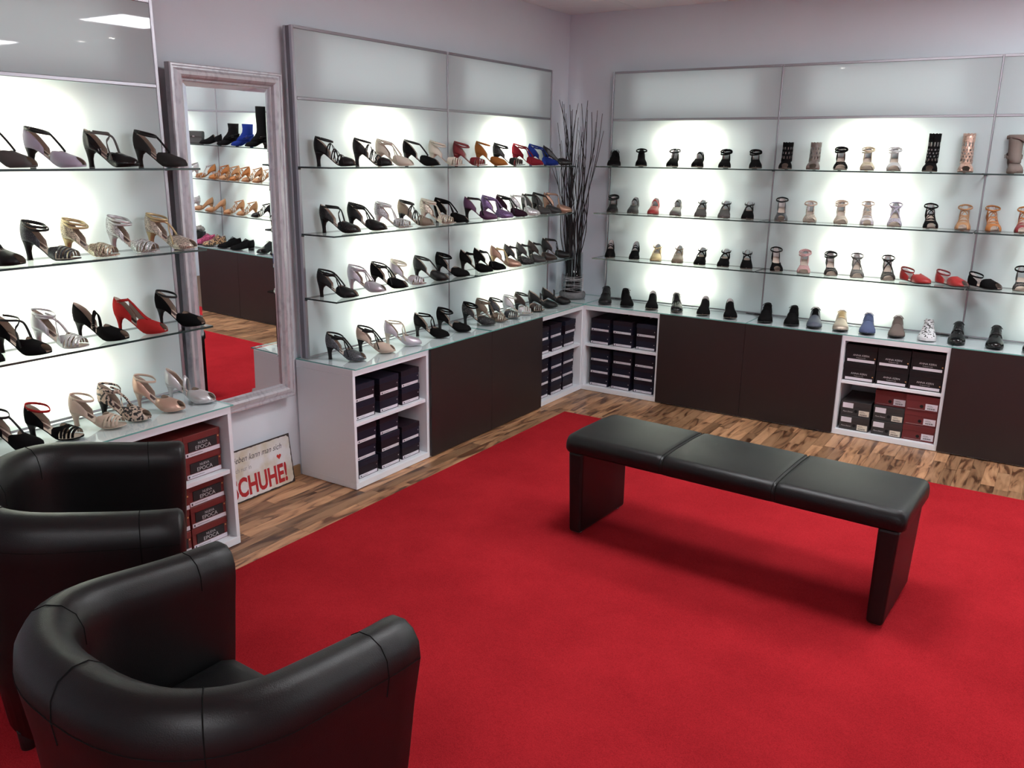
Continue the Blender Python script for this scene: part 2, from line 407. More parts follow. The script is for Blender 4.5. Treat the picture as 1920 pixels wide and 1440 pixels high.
# ================================================================== backlit glass walls
ZT, ZRAIL, ZPB = 2.249, 1.9265, .652
SHELF_Z = {1: 1.606, 2: 1.283, 3: .962}
LAMP_Z = (.805, 1.122, 1.444, 1.768)
def display_wall(label, rz, seams, open_end=None):
    mid = (seams[0]+seams[-1])/2; ox, oy = rot2((mid, 0), rz)
    t = thing('backlit_glass_wall', label, 'display wall', (ox, oy, .642), rz)
    z0 = .642
    for k, s in enumerate(seams):
        x = s-mid; end = k in (0, len(seams)-1)
        m = MB()
        if k == open_end:
            sg = 1 if k == 0 else -1
            m.cbox(min(x, x+sg*.010), max(x, x+sg*.010), -.078, -.066, 0, ZT-z0, .002)
        elif end:
            sg = 1 if k == 0 else -1
            m.cbox(min(x, x+sg*.016), max(x, x+sg*.016), -.078, -.060, 0, ZT-z0, .002)
            m.cbox(min(x+sg*.002, x+sg*.014), max(x+sg*.002, x+sg*.014), -.060, -.034, 0, ZT-z0-.002, .001, 1)
            m.cbox(min(x, x+sg*.016), max(x, x+sg*.016), -.034, -.022, 0, ZT-z0, .002)
        else:
            m.cbox(x-.004, x+.004, -.0795, -.066, 0, ZT-z0, .0015)
            m.cbox(x-.016, x+.016, -.066, -.010, 0, ZT-z0, .001, 1)
        m.build('post', [MAT['alu'], MAT['alu_dark']], t)
    for a, b in zip(seams, seams[1:]):
        xa, xb = a-mid+.005, b-mid-.005
        if a == seams[0]: xa = a-mid+.0165
        if b == seams[-1]: xb = b-mid-.0165
        for z, h in ((ZT, .014), (ZRAIL+.004, .014)):
            MB().cbox(xa, xb, -.0795, -.060, z-h-z0, z-z0, .0015).build('rail', MAT['alu'], t)
        MB().cbox(xa, xb, -.078, -.062, .003, .012, .0015).build('rail', MAT['alu'], t)
        MB().box(xa, xb, -.068, -.004, ZRAIL-.004-z0, ZRAIL-z0).build('added_baffle', MAT['alu_dark'], t)  # unseen strip added to keep lamp light out of the top pane
        for za, zb in ((ZRAIL+.0045, ZT-.0145), (ZPB+.0025, ZRAIL-.0105)):
            m = MB(); m.box(xa, xb, -.0755, -.0695, za-z0, zb-z0)
            m.m = [1, 1, 0, 2, 1, 1]           # front frosted, back clear, rims
            m.build('glass_pane', [MAT['frosted'], MAT['edge_teal'], MAT['pane_back']], t)
        xc = (a+b)/2-mid
        for z in LAMP_Z:
            ld = bpy.data.lights.new('panel_lamp', 'AREA'); ld.shape = 'ELLIPSE'; ld.size = .40; ld.size_y = .07; ld.energy = PANEL_LAMP; ld.color = (1, .95, .80)
            o = bpy.data.objects.new('panel_lamp', ld); COL.objects.link(o); o.parent = t; o.location = (xc, -.012, z-z0); o.rotation_euler = (-R90, 0, 0)
        ld = bpy.data.lights.new('panel_glow', 'AREA'); ld.shape = 'RECTANGLE'; ld.size = b-a-.36; ld.size_y = 1.19; ld.energy = PANEL_GLOW*4.3; ld.color = (.93, 1, .97)
        o = bpy.data.objects.new('panel_glow', ld); COL.objects.link(o); o.parent = t; o.location = (xc, -.008, 1.286-z0); o.rotation_euler = (-R90, 0, 0)
        ld = bpy.data.lights.new('panel_glow', 'AREA'); ld.shape = 'RECTANGLE'; ld.size = b-a-.36; ld.size_y = .25; ld.energy = PANEL_TOP; ld.color = (.93, .98, 1)
        o = bpy.data.objects.new('panel_glow', ld); COL.objects.link(o); o.parent = t; o.location = (xc, -.008, 2.088-z0); o.rotation_euler = (-R90, 0, 0)
    return t
SEAM_L = [-2.784, -1.576, -.362]; SEAM_N = [-4.722, -3.512]; SEAM_B = [.402, 1.598, 2.820, 4.040, 5.250]
display_wall('backlit frosted glass wall between the mirror and the corner', R90, SEAM_L, 2)
display_wall('backlit frosted glass wall left of the mirror', R90, SEAM_N)
display_wall('long backlit frosted glass wall along the back', 0, SEAM_B, 0)
SHELF_NAME = {1: 'top', 2: 'middle', 3: 'lowest'}
def glass_shelf(label, rz, a, b, z):
    ox, oy = rot2(((a+b)/2, -.08), rz)
    t = thing('glass_shelf', label, 'shelf', (ox, oy, z-.008), rz, 'glass shelves on the backlit walls')
    h = (b-a)/2-.003
    m = MB().box(-h, h, -.222, 0, 0, .008); m.m = [0, 0, 1, 1, 1, 1]
    m.build('plate', [MAT['glass'], MAT['edge_dark']], t)
    for s in (-1, 1):
        MB().cbox(s*h-.006 if s > 0 else -h-.002, h+.002 if s > 0 else -h+.006, -.014, .0, -.007, 0, .001).build('bracket', MAT['black'], t)
for row, z in SHELF_Z.items():
    n = SHELF_NAME[row]
    glass_shelf(f'{n} glass shelf left of the mirror', R90, SEAM_N[0], SEAM_N[1]-.004, z)
    glass_shelf(f'{n} glass shelf right of the mirror, section by the mirror', R90, SEAM_L[0]-.006, SEAM_L[1], z)
    glass_shelf(f'{n} glass shelf right of the mirror, section by the corner', R90, SEAM_L[1], SEAM_L[2]-.03, z)
    for k, w in enumerate(('section by the twigs', 'second section from the twigs', 'section at the right edge', 'section seen only in the mirror')):
        glass_shelf(f'{n} glass shelf on the back wall, {w}', 0, SEAM_B[k], SEAM_B[k+1], z)

# ================================================================== cabinets
CH = .636
def cabinet(kind, label, loc, rz):
    t = thing('cabinet', label, 'cabinet', (*loc, 0), rz, 'low display cabinets')
    w = .2995
    MB().cbox(-w, -w+.018, 0, .398, .036, CH-.036, .001).build('side_panel', MAT['white'], t)
    MB().cbox(w-.018, w, 0, .398, .036, CH-.036, .001).build('side_panel', MAT['white'], t)
    MB().cbox(-w, w, -.001, .398, CH-.036, CH, .0015).build('top_panel', MAT['white'], t)
    MB().cbox(-w, w, -.001, .398, 0.002, .036, .0015).build('bottom_panel', MAT['white'], t)
    MB().box(-w+.018, w-.018, .388, .396, .036, CH-.036).build('back_panel', MAT['white'], t)
    if kind == 'open':
        MB().cbox(-w+.018, w-.018, .010, .386, .332, .351, .001).build('shelf', MAT['white'], t)
    else:
        MB().cbox(-w+.0005, w-.0005, -.0185, -.0015, .010, CH-.001, .0012).build('door', MAT['brown'], t)
    return t
UNIT_L = [(-2.507, 'open', 'white open cabinet with navy shoe boxes, end unit beside the mirror'), (-1.907, 'door', 'cabinet with dark brown door on left wall, nearer the mirror'), (-1.307, 'door', 'cabinet with dark brown door on left wall, nearer the corner'), (-.707, 'open', 'white open cabinet with navy boxes, left side of the room corner')]
UNIT_N = [(-3.845, 'open', 'white open cabinet with dark red boxes behind the armchairs'), (-4.445, 'door', 'cabinet with dark brown door hidden behind the armchairs')]
UNIT_B = [(.707, 'open', 'white open cabinet with navy boxes, right side of the room corner'), (1.307, 'door', 'dark brown door cabinet on back wall, nearest the corner'), (1.907, 'door', 'dark brown door cabinet on back wall, behind the bench'), (2.507, 'open', 'white open cabinet with black and red boxes on back wall'), (3.107, 'door', 'dark brown door cabinet at the right edge of the picture'), (3.707, 'door', 'dark brown door cabinet reflected in the mirror'), (4.307, 'open', 'white open cabinet at the far end of back wall')]
for y, k, l in UNIT_L+UNIT_N: cabinet(k, l, (.407 if y > -3 else .407, y), R90)
for x, k, l in UNIT_B: cabinet(k, l, (x, -.407), 0)
t = thing('corner_filler', 'white corner top joining the two cabinet rows under the vase', 'cabinet', (.2, -.2, 0))
MB().cbox(-.195, .2062, -.2062, .195, CH-.036, CH, .0015).build('top_panel', MAT['white'], t)
MB().cbox(-.195, .2, -.2, .195, 0.002, CH-.037, .001).build('body', MAT['white'], t)
def glass_top(label, rz, a, b, y0=-.0205, y1=.330):
    # lies on the cabinets; front edge overhangs the doors
    ox, oy = rot2(((a+b)/2, -.407), rz)
    m = MB().box(-(b-a)/2+.0006, (b-a)/2-.0006, y0, y1+.066, 0, .006); m.m = [0, 0, 1, 1, 1, 1]
    o = m.build('glass_worktop', [MAT['glass_top'], MAT['edge_teal']], None, (ox, oy, CH+.0005)); o.rotation_euler = (0, 0, rz)
    tag(o, label, 'worktop', 'glass tops on the cabinets')
glass_top('glass top on the cabinets by the mirror, right of the mirror', R90, -2.807, -1.607)
glass_top('glass top on the left cabinets next to the corner', R90, -1.607, -.408)
glass_top('glass top on the cabinets behind the armchairs', R90, -4.745, -3.545)
glass_top('glass top on the back cabinets next to the corner', 0, .408, 1.607)
glass_top('glass top on the back cabinets behind the bench', 0, 1.607, 2.807)
glass_top('glass top on the back cabinets at the right edge', 0, 2.807, 4.607)
o = MB().box(.008, .4065, -.4065, -.008, CH+.0005, CH+.0065); o.m = [0, 0, 1, 1, 1, 1]
tag(o.build('glass_worktop', [MAT['glass_top'], MAT['edge_teal']]), 'square glass top in the corner under the twig vase', 'worktop', 'glass tops on the cabinets')

# black lamp cables lying behind the shoes on the back cabinets
for k, (a, b) in enumerate(((.45, .60), (1.50, 1.66), (2.60, 2.86))):
    m = MB(); tube(m, catmull([(a, -.088, .6455), ((a+b)/2-.04, -.096, .6455), ((a+b)/2+.03, -.090, .6455), (b, -.094, .6455)], 4), .0028)
    o = thing('lamp_cable', ('short black lamp cable behind the leftmost oxfords on back wall', 'short black lamp cable between black shoes on back wall', 'short black lamp cable beside the white sneaker')[k], 'cable')
    m.build('cord', MAT['black'], o)
    MB().cbox((a+b)/2-.022, (a+b)/2+.022, -.099, -.087, .643, .651, .002).build('plug', MAT['black'], o)

# ================================================================== shoe boxes
BOXM = {'navy': plain('box_navy', (.010, .0105, .024), .5, spec=.3, var=.25, vscale=12), 'plum': plain('box_plum', (.013, .0075, .014), .5, spec=.3, var=.25, vscale=12),
        'red': plain('box_red', (.155, .022, .020), .45), 'kern': plain('box_black', (.010, .008, .009), .5, spec=.3), 'grey': plain('box_charcoal', (.030, .029, .029), .5),
        'burgundy': plain('box_burgundy', (.135, .020, .022), .45), 'paper': plain('paper_label', (.72, .69, .74), .6), 'cream': plain('paper_cream', (.72, .66, .55), .6),
        'ink': plain('print_black', (.015, .013, .014), .6), 'light': plain('print_light', (.55, .54, .55), .5), 'gold': plain('print_gold', (.65, .34, .12), .4), 'dot': plain('print_silver', (.5, .45, .45), .4), 'hole': plain('finger_hole', (.004, .004, .004), .9)}
def front(y): return lambda x, z: (x, y, z)
def box_parts(design):
    "list of (part name, mesh, parent part index or None)"
    P = []
    def part(n, m, mats, par=None):
        me = m.mesh(n); [me.materials.append(BOXM[q]) for q in mats]; P.append((n, me, par)); return len(P)-1
    d = .30
    if design in ('navy', 'plum'):
        w, h = .076, .0925
        b = part('body', MB().cbox(-w+.0015, w-.0015, .0015, d, 0, h-.028, .001), [design])
        part('lid', MB().cbox(-w, w, 0, d+.0015, h-.030, h, .001), ['plum' if design == 'navy' else 'navy'])
        l = part('label', MB().box(-w+.006, w-.010, .0005, .0016, .004, .0195), ['paper'], b)
        m = MB(); m.box(-w+.014, -w+.024, .0002, .0004, .008, .014); m.box(-w+.03, -w+.07, .0002, .0004, .0105, .0118)
        part('print', m, ['ink'], l)
        m = MB(); m.add([(w-.013+.0035*math.cos(a*PI/4), .0007, .044+.0035*math.sin(a*PI/4)) for a in range(8)], [tuple(range(8))[::-1]])
        part('logo', m, ['dot'], b)
        m = MB(); m.box(-w+.03, w-.03, .0010, .0014, .034, .0385)
    elif design == 'red':
        w, h = .090, .0955
        b = part('body', MB().cbox(-w+.0015, w-.0015, .0015, d, 0, h-.026, .001), ['red'])
        part('lid', MB().cbox(-w, w, 0, d+.0015, h-.028, h, .001), ['red'])
        part('label', MB().box(-w+.006, w-.004, .0003, .0014, .003, .0205), ['paper'], b)
        p = part('logo_panel', MB().box(-w+.022, w-.018, -.0012, .0012, .024, .067), ['ink'], b)
        m = MB(); put_text(m, 'NUEVA', .0155, front(-.0016), .95, y0=.049, x0=.002); put_text(m, 'EPOCA', .0240, front(-.0016), 1.02, y0=.0275, x0=.002)
        part('lettering', m, ['light'], p)
        m = MB(); m.add([(w-.010+.004*math.cos(a*PI/4), -.0004, .060+.004*math.sin(a*PI/4)) for a in range(8)], [tuple(range(8))[::-1]])
        part('logo', m, ['gold'], b)
        m = MB(); m.box(-w+.012, -w+.018, -.0002, .0002, .007, .016); m.box(-w+.028, -w+.09, -.0002, .0002, .011, .0125)
        part('print', m, ['ink'], b)
    elif design == 'kern':
        w, h = .092, .113
        b = part('body', MB().cbox(-w+.0015, w-.0015, .0015, d, 0, h-.030, .001), ['kern'])
        part('lid', MB().cbox(-w, w, 0, d+.0015, h-.032, h, .001), ['kern'])
        part('label', MB().box(-w+.014, w-.012, .0003, .0014, .006, .0225), ['paper'], b)
        m = MB(); put_text(m, 'ANNA KERN', .0165, front(.0008), 1.0, y0=.0420); put_text(m, 'Designed to walk', .0078, front(.0008), 1.0, y0=.0300)
        part('lettering', m, ['light'], b)
        m = MB(); m.add([(w-.012+.004*math.cos(a*PI/4), .0008, .036+.004*math.sin(a*PI/4)) for a in range(8)], [tuple(range(8))[::-1]])
        part('logo', m, ['gold'], b)
    else:
        w, h = (.088, .0895) if design == 'grey' else (.090, .093)
        b = part('body', MB().cbox(-w+.0015, w-.0015, .0015, d, 0, h-.030, .001), [design])
        part('lid', MB().cbox(-w, w, 0, d+.0015, h-.032, h, .001), [design])
        if design == 'grey':
            part('label', MB().box(-w+.010, -w+.072, -.0010, .0010, .048, .080), ['paper'], b)
            m = MB(); put_text(m, 'Pure Dance', .0120, front(.0008), 1.0, shear=.35, y0=.020, x0=-.046); part('lettering', m, ['light'], b)
        else:
            m = MB(); m.box(-w+.012, w-.07, .0008, .0012, .0085, .0100); part('print', m, ['dot'], b)
        l = part('price_label', MB().box(w-.068, w-.008, .0000, .0014, .006, .040) if design == 'grey' else MB().box(w-.072, w-.006, -.0010, .0014, .012, .050), ['cream' if design == 'grey' else 'paper'], b)
        z = .010 if design == 'grey' else .018; y = -.0003 if design == 'grey' else -.0013
        m = MB()
        for q in range(12): m.box(w-.060+q*.0036, w-.060+q*.0036+(.0018 if q % 3 else .0026), y-.0001, y+.0001, z, z+.009)
        m.box(w-.062, w-.030, y-.0001, y+.0001, z+.016, z+.0175); m.box(w-.062, w-.036, y-.0001, y+.0001, z+.021, z+.0225)
        part('barcode', m, ['ink'], l)
        hx = w-.086 if design == 'grey' else w-.092
        m = MB(); m.add([(hx+.010*math.cos(a*PI/8), .0007, .030+.010*math.sin(a*PI/8)) for a in range(16)], [tuple(range(16))[::-1]])
        part('finger_hole', m, ['hole'], b)
    return P, w, h
BOXP = {k: box_parts(k) for k in ('navy', 'plum', 'red', 'kern', 'grey', 'burgundy')}
def shoe_box(design, label, group, loc, rz):
    t = thing('shoe_box', label, 'shoe box', loc, rz, group); obs = []
    for n, me, par in BOXP[design][0]: obs.append(link(n, me, t if par is None else obs[par]))
    return t
COLW = ('left', 'middle', 'right')
def fill_unit(origin, rz, design, upper, lower, where, group, word, pitch=.178, off=0.0):
    rng = random.Random(hash(where) % 1000 if False else len(where))
    hgt = BOXP[design][2]
    for comp, z0, cols in (('upper', .3515, upper), ('lower', .0365, lower)):
        for c, n in enumerate(cols):
            for k in range(n):
                lx = (c-1)*pitch+off+rng.uniform(-.004, .004); ly = .030+rng.uniform(0, .012)
                x, y = rot2((lx, ly), rz); lev = ('bottom', 'top')[k] if n == 2 else ('bottom', 'middle', 'top')[k]
                dz = design if design != 'navy' else ('navy' if rng.random() < .6 else 'plum')
                shoe_box(dz, f'{word} shoe box, {COLW[c]} column, {lev} of {comp} compartment, {where}', group, (origin[0]+x, origin[1]+y, z0+k*(hgt+.0008)), rz+rng.uniform(-.004, .004))
fill_unit((.407, -2.507), R90, 'navy', (2, 2, 2), (3, 3, 2), 'cabinet by the mirror', 'navy shoe boxes', 'dark navy', off=.006)
fill_unit((.407, -.707), R90, 'navy', (2, 2, 2), (3, 3, 3), 'left cabinet at room corner', 'navy shoe boxes', 'dark navy', off=-.012)
fill_unit((.707, -.407), 0, 'navy', (2, 2, 2), (3, 3, 3), 'right cabinet at room corner', 'navy shoe boxes', 'dark navy', off=.006)
fill_unit((.407, -3.845), R90, 'red', (2, 2, 2), (3, 3, 3), 'cabinet behind armchairs', 'dark red shoe boxes', 'dark red', pitch=.1835, off=-.008)
# the back-wall cabinet with three kinds of boxes
for c in range(3):
    for k in range(2):
        shoe_box('kern', f'black shoe box with pale lettering, {COLW[c]} column, {("bottom","top")[k]} row, upper compartment', 'black lettered shoe boxes', (2.507+(c-1)*.1865, -.407+.026+.006*((c+k) % 2), .3515+k*.1138), 0)
for c in range(2):
    for k in range(2):
        shoe_box('grey', f'charcoal shoe box with two paper labels, {COLW[c]} column, {("bottom","upper")[k]} one', 'charcoal shoe boxes', (2.507-.180+c*.190, -.407+.022+.008*k, .0365+k*.0903), 0)
shoe_box('burgundy', 'burgundy shoe box lying on the charcoal boxes of the middle column', 'burgundy shoe boxes', (2.507+.008, -.407+.055, .0365+2*.0903), 0)
for k in range(3):
    shoe_box('burgundy', f'burgundy shoe box, {("bottom","middle","top")[k]} of the right column stack', 'burgundy shoe boxes', (2.507+.188, -.407+.026+.005*(k % 2), .0365+k*.0938), 0)

# ================================================================== mirror on the left wall
def make_mirror():
    t = thing('wall_mirror', 'tall wall mirror in an antique silver frame', 'mirror', (.034, -3.170, .468), R90)
    t.rotation_euler = (0.0165, 0, R90)        # hangs slightly forward at the top
    w, h = .300, 1.556
    # moulded frame: profile (distance inward from outer edge, height in front of wall)
    prof = [(0, 0), (0, .030), (.004, .036), (.010, .036), (.014, .030), (.020, .030), (.030, .040), (.044, .044), (.054, .036), (.060, .022), (.066, .022), (.070, .016), (.070, 0)]
    m = MB(); n = len(prof); cs = [(-w, 0, 1, 1), (w, 0, -1, 1), (w, h, -1, -1), (-w, h, 1, -1)]
    sides = [('bottom', 0, 1), ('right', 1, 2), ('top', 2, 3), ('left', 3, 0)]
    for nm, a, b in sides:
        mm = MB(); vs = []
        for (cx, cz, sx, sz) in (cs[a], cs[b]): vs += [(cx+sx*d, -y, cz+sz*d) for d, y in prof]
        mm.add(vs, [(i, n+i, n+i+1, i+1) for i in range(n-1)])
        mm.build('frame_side', MAT['silver'], t)
    # beads along the inner edge
    br = .0026; sp = .0062; bm_ = MB()
    def bead(x, z):
        c = (x, -.0225, z)
        bm_.add([(c[0]-br, c[1], c[2]), (c[0], c[1], c[2]-br), (c[0]+br, c[1], c[2]), (c[0], c[1], c[2]+br), (c[0], c[1]-br, c[2])], [(0,1,4),(1,2,4),(2,3,4),(3,0,4)])
    i0 = .0625; nx = int((2*w-2*i0)/sp); nz = int((h-2*i0)/sp)
    for k in range(nx+1):
        x = -w+i0+k*sp; bead(x, i0); bead(x, h-i0)
    for k in range(nz+1):
        z = i0+k*sp; bead(-w+i0, z); bead(w-i0, z)
    b = bm_.build('bead_trim', MAT['bead'], t); b['kind'] = 'stuff'
    g = .069; bv = .020
    MB().box(-w+g+bv, w-g-bv, -.0115, -.006, g+bv, h-g-bv).build('mirror_glass', MAT['mirror'], t)
    # bevelled rim of the glass
    q = [(-w+g, g), (w-g, g), (w-g, h-g), (-w+g, h-g)]; p = [(-w+g+bv, g+bv), (w-g-bv, g+bv), (w-g-bv, h-g-bv), (-w+g+bv, h-g-bv)]
    for k in range(4):
        l = (k+1) % 4
        MB().add([(q[k][0], -.0100, q[k][1]), (q[l][0], -.0100, q[l][1]), (p[l][0], -.0115, p[l][1]), (p[k][0], -.0115, p[k][1])], [(0, 1, 2, 3)]).build('bevel', MAT['mirror'], t)
    MB().box(-w+.004, w-.004, -.004, 0, .004, h-.004).build('backing', MAT['black'], t)
make_mirror()

# ================================================================== tin sign on the floor
def sign_mat():
    m, nt, b, out = new_mat('tin_sign_cream')
    tc = N(nt, 'ShaderNodeTexCoord'); nz = N(nt, 'ShaderNodeTexNoise'); nz.inputs['Scale'].default_value = 9; nz.inputs['Detail'].default_value = 6
    cr = N(nt, 'ShaderNodeValToRGB'); e = cr.color_ramp.elements
    e[0].position = .42; e[0].color = (.76, .76, .77, 1); e[1].position = .62; e[1].color = (.62, .56, .44, 1)
    nt.links.new(tc.outputs['Object'], nz.inputs['Vector']); nt.links.new(nz.outputs['Fac'], cr.inputs[0]); nt.links.new(cr.outputs[0], b.inputs['Base Color'])
    b.inputs['Roughness'].default_value = .4; return m
def make_sign():
    t = thing('tin_sign', 'cream tin sign with red lettering leaning on the wall below the mirror', 'sign', (.056, -3.135, .0035), R90)
    t.rotation_euler = (-.115, 0, R90)
    w, h = .235, .262
    MB().cbox(-w, w, -.004, 0, 0, h, .001).build('plate', plain('rusty_rim', (.035, .022, .02), .6, var=.4, vscale=60), t)
    # worn printed face with ragged, rounded corners
    m = MB(); rng = random.Random(5); pts = []
    def edge(x0, z0, x1, z1, nx, nz, n=34):
        for k in range(n): 
            q = k/n; e = rng.uniform(0, .0022) if rng.random() < .55 else 0
            pts.append((x0+(x1-x0)*q+nx*e, -.0046, z0+(z1-z0)*q+nz*e))
    i = .0065; c = .014
    edge(-w+i+c, i, w-i-c, i, 0, 1); edge(w-i-c, i, w-i, i+c, -.5, .5, 5); edge(w-i, i+c, w-i, h-i-c, -1, 0, 24); edge(w-i, h-i-c, w-i-c, h-i, -.5, -.5, 5)
    edge(w-i-c, h-i, -w+i+c, h-i, 0, -1); edge(-w+i+c, h-i, -w+i, h-i-c, .5, -.5, 5); edge(-w+i, h-i-c, -w+i, i+c, 1, 0, 24); edge(-w+i, i+c, -w+i+c, i, .5, .5, 5)
    m.add(pts, [tuple(range(len(pts)))])
    f = m.build('printed_face', sign_mat(), t)
    to = front(-.0050)
    ink = plain('sign_ink', (.045, .035, .04), .6); grey = plain('sign_grey_ink', (.30, .28, .29), .6); red = plain('sign_red', (.42, .018, .022), .5)
    m = MB(); put_text(m, 'Verlieben kann man sich', .043, to, .86, shear=.42, align='RIGHT', x0=.172, y0=.198); m.build('script_line', ink, f)
    m = MB(); put_text(m, 'doch nur in', .034, to, .80, align='LEFT', x0=-.155, y0=.150); m.build('small_line', grey, f)
    m = MB(); put_text(m, 'SCHUHE!', .132, to, .66, align='RIGHT', x0=.192, y0=.026, bold=.0045); m.build('headline', red, f)
    m = MB(); n = 28; hp = []
    for k in range(n):
        a = 2*PI*k/n
        hp.append((.150+.00092*16*math.sin(a)**3, -.0050, .160+.00098*(13*math.cos(a)-5*math.cos(2*a)-2*math.cos(3*a)-math.cos(4*a))))
    m.add(hp, [tuple(range(n))[::-1]]); m.build('heart', plain('heart_red', (.55, .03, .02), .5), f)
make_sign()

# ================================================================== vase of twigs in the corner
def make_vase():
    t = thing('twig_vase', 'glass vase wrapped in pale wire holding tall dark twigs in the corner', 'vase', (.205, -.215, CH+.007))
    lathe(MB(), [(.001, .003), (.070, .003), (.073, .008), (.073, .340), (.070, .340), (.070, .010), (.001, .010)], 28).build('glass_cylinder', MAT['vase_glass'], t, smooth=True)
    st = plain('grey_gravel', (.17, .165, .17), .8, var=.5, vscale=70, bump=.8, bscale=90)
    m = MB(); rng = random.Random(11)
    prof = [(.001, .0), (.092, .0), (.098, .012), (.099, .034), (.092, .046), (.076, .050), (.075, .03), (.075, .0)]
    lathe(m, prof, 30).build('gravel_ring', st, t, smooth=True)
    wm = plain('pale_wire', (.55, .53, .54), .5, metal=.4)
    m = MB()
    for k in range(13):
        z = .055+.012*k+rng.uniform(-.006, .006) if k < 7 else .15+rng.uniform(-.02, .02)
        ph = rng.uniform(0, 6.28); am = rng.uniform(.004, .014)
        pts = [((.0775+rng.uniform(0, .004))*math.cos(a*PI/9), (.0775+rng.uniform(0, .004))*math.sin(a*PI/9), z+am*math.sin(a*PI/9+ph)) for a in range(18)]
        tube(m, pts, .0013, 4, closed=True)
    for k in range(16):
        a = rng.uniform(0, 6.28); b = a+rng.uniform(-.5, .5)
        tube(m, [(.079*math.cos(a), .079*math.sin(a), .05), (.081*math.cos((a+b)/2), .081*math.sin((a+b)/2), .11), (.079*math.cos(b), .079*math.sin(b), .17+rng.uniform(-.02, .02))], .0012, 4)
    m.build('wire_wrap', wm, t)
    tw = plain('twig_bark', (.018, .013, .014), .7, var=.3, vscale=40)
    for k in range(36):
        a = rng.uniform(0, 6.28); r = .058*math.sqrt(rng.random()); H = rng.uniform(.95, 1.44)
        b = a+rng.uniform(-.9, .9); R = rng.uniform(.03, .175) if k > 3 else .19
        p0 = Vector((r*math.cos(a), r*math.sin(a), .012)); p3 = Vector((R*math.cos(b), R*math.sin(b), H))
        pts = [p0]
        for q in (.2, .4, .6, .8):
            c = p0.lerp(p3, q); s = .75 if q < .5 else 1.0
            c.x = p0.x+(p3.x-p0.x)*q**1.7+rng.uniform(-.034, .034)*s*(1 if q > .25 else .3); c.y = p0.y+(p3.y-p0.y)*q**1.7+rng.uniform(-.034, .034)*s*(1 if q > .25 else .3)
            pts.append(c)
        pts.append(p3)
        m = MB(); cv = catmull(pts, 4); tube(m, cv, rng.uniform(.0046, .0064), 5, taper=.34)
        if k % 2:
            i = rng.randint(10, 15); s0 = cv[i]; d = Vector((rng.uniform(-.06, .06), rng.uniform(-.06, .06), rng.uniform(.16, .30)))
            tube(m, catmull([s0, s0+d*.5+Vector((rng.uniform(-.015, .015), 0, 0)), s0+d], 3), .0028, 4, taper=.45)
        m.build('twig', tw, t, smooth=True)
make_vase()

# ================================================================== bench
def make_bench():
    t = thing('bench', 'long black leather bench with panel legs standing on the carpet', 'bench', (2.251, -2.480, .008), math.atan2(-.0765, 1.417))
    hl, hd, z0, z1 = .7095, .221, .392, .471
    def prof(ins, dip=0.0):
        r = .038; out = []
        d = hd-ins*.9; zt = z1-dip-ins*.55; zb = z0+ins*.35
        out += [(-d+.010, zb), (-d, zb+.012)]
        for k in range(7):
            a = PI-k*PI/12; out.append((-d+r+r*math.cos(a), zt-r+r*math.sin(a)))
        for q in (-.5, 0, .5): out.append((q*(d-r), zt+.004))
        for k in range(7):
            a = PI/2-k*PI/12; out.append((d-r+r*math.cos(a), zt-r+r*math.sin(a)))
        out += [(d, zb+.012), (d-.010, zb)]
        return out
    st = [(-hl, .030), (-hl+.004, .018), (-hl+.012, .008), (-hl+.026, .001), (-hl+.04, 0)]
    dips = [-.236, .236]
    xs = [(x, i, 0) for x, i in st]
    for s in dips:
        for dx, dp in ((-.03, 0), (-.012, .0015), (-.004, .004), (0, .006), (.004, .004), (.012, .0015), (.03, 0)): xs.append((s+dx, dp*.35, dp))
    xs += [(-x, i, 0) for x, i in st[::-1]]
    xs.sort()
    rows = [prof(i, d) for _, i, d in xs]; n = len(rows[0]); m = MB()
    vs = [(x[0], p[0], p[1]) for x, row in zip(xs, rows) for p in row]
    fs = [(i*n+k, i*n+(k+1) % n, (i+1)*n+(k+1) % n, (i+1)*n+k) for i in range(len(xs)-1) for k in range(n)]
    fs += [tuple(range(n))[::-1], tuple((len(xs)-1)*n+k for k in range(n))]
    m.add(vs, [f[::-1] for f in fs]); seat = m.build('seat', MAT['leather'], t, smooth=True)
    for s in dips:
        for e in (-.0075, .0075):
            m = MB(); row = prof(.0007, .0022); tube(m, [(s+e, p[0], p[1]+.0002) for p in row[1:-1]], .0011, 4); m.build('seam', MAT['seam'], seat)
    for s in (-1, 1):
        m = MB(); xo = s*(hl-.018); xi = s*(hl-.092)
        rbox(m, min(xo, xi), max(xo, xi), -hd+.012, hd-.012, .012, z0+.004, .014, 3)
        if True:
            m.v = [(x if abs(x) < hl-.05 else x-s*.016*max(0, 1-z/.22), y, z) for x, y, z in m.v]
        l = m.build('leg', MAT['leather'], t, smooth=False)
        for y in (-hd+.05, hd-.05):
            lathe(MB(), [(.001, 0), (.017, 0), (.018, .004), (.016, .013), (.001, .013)], 14, (xo+xi)/2-s*.008, y).build('glide', MAT['chrome'], l, smooth=True)
make_bench()

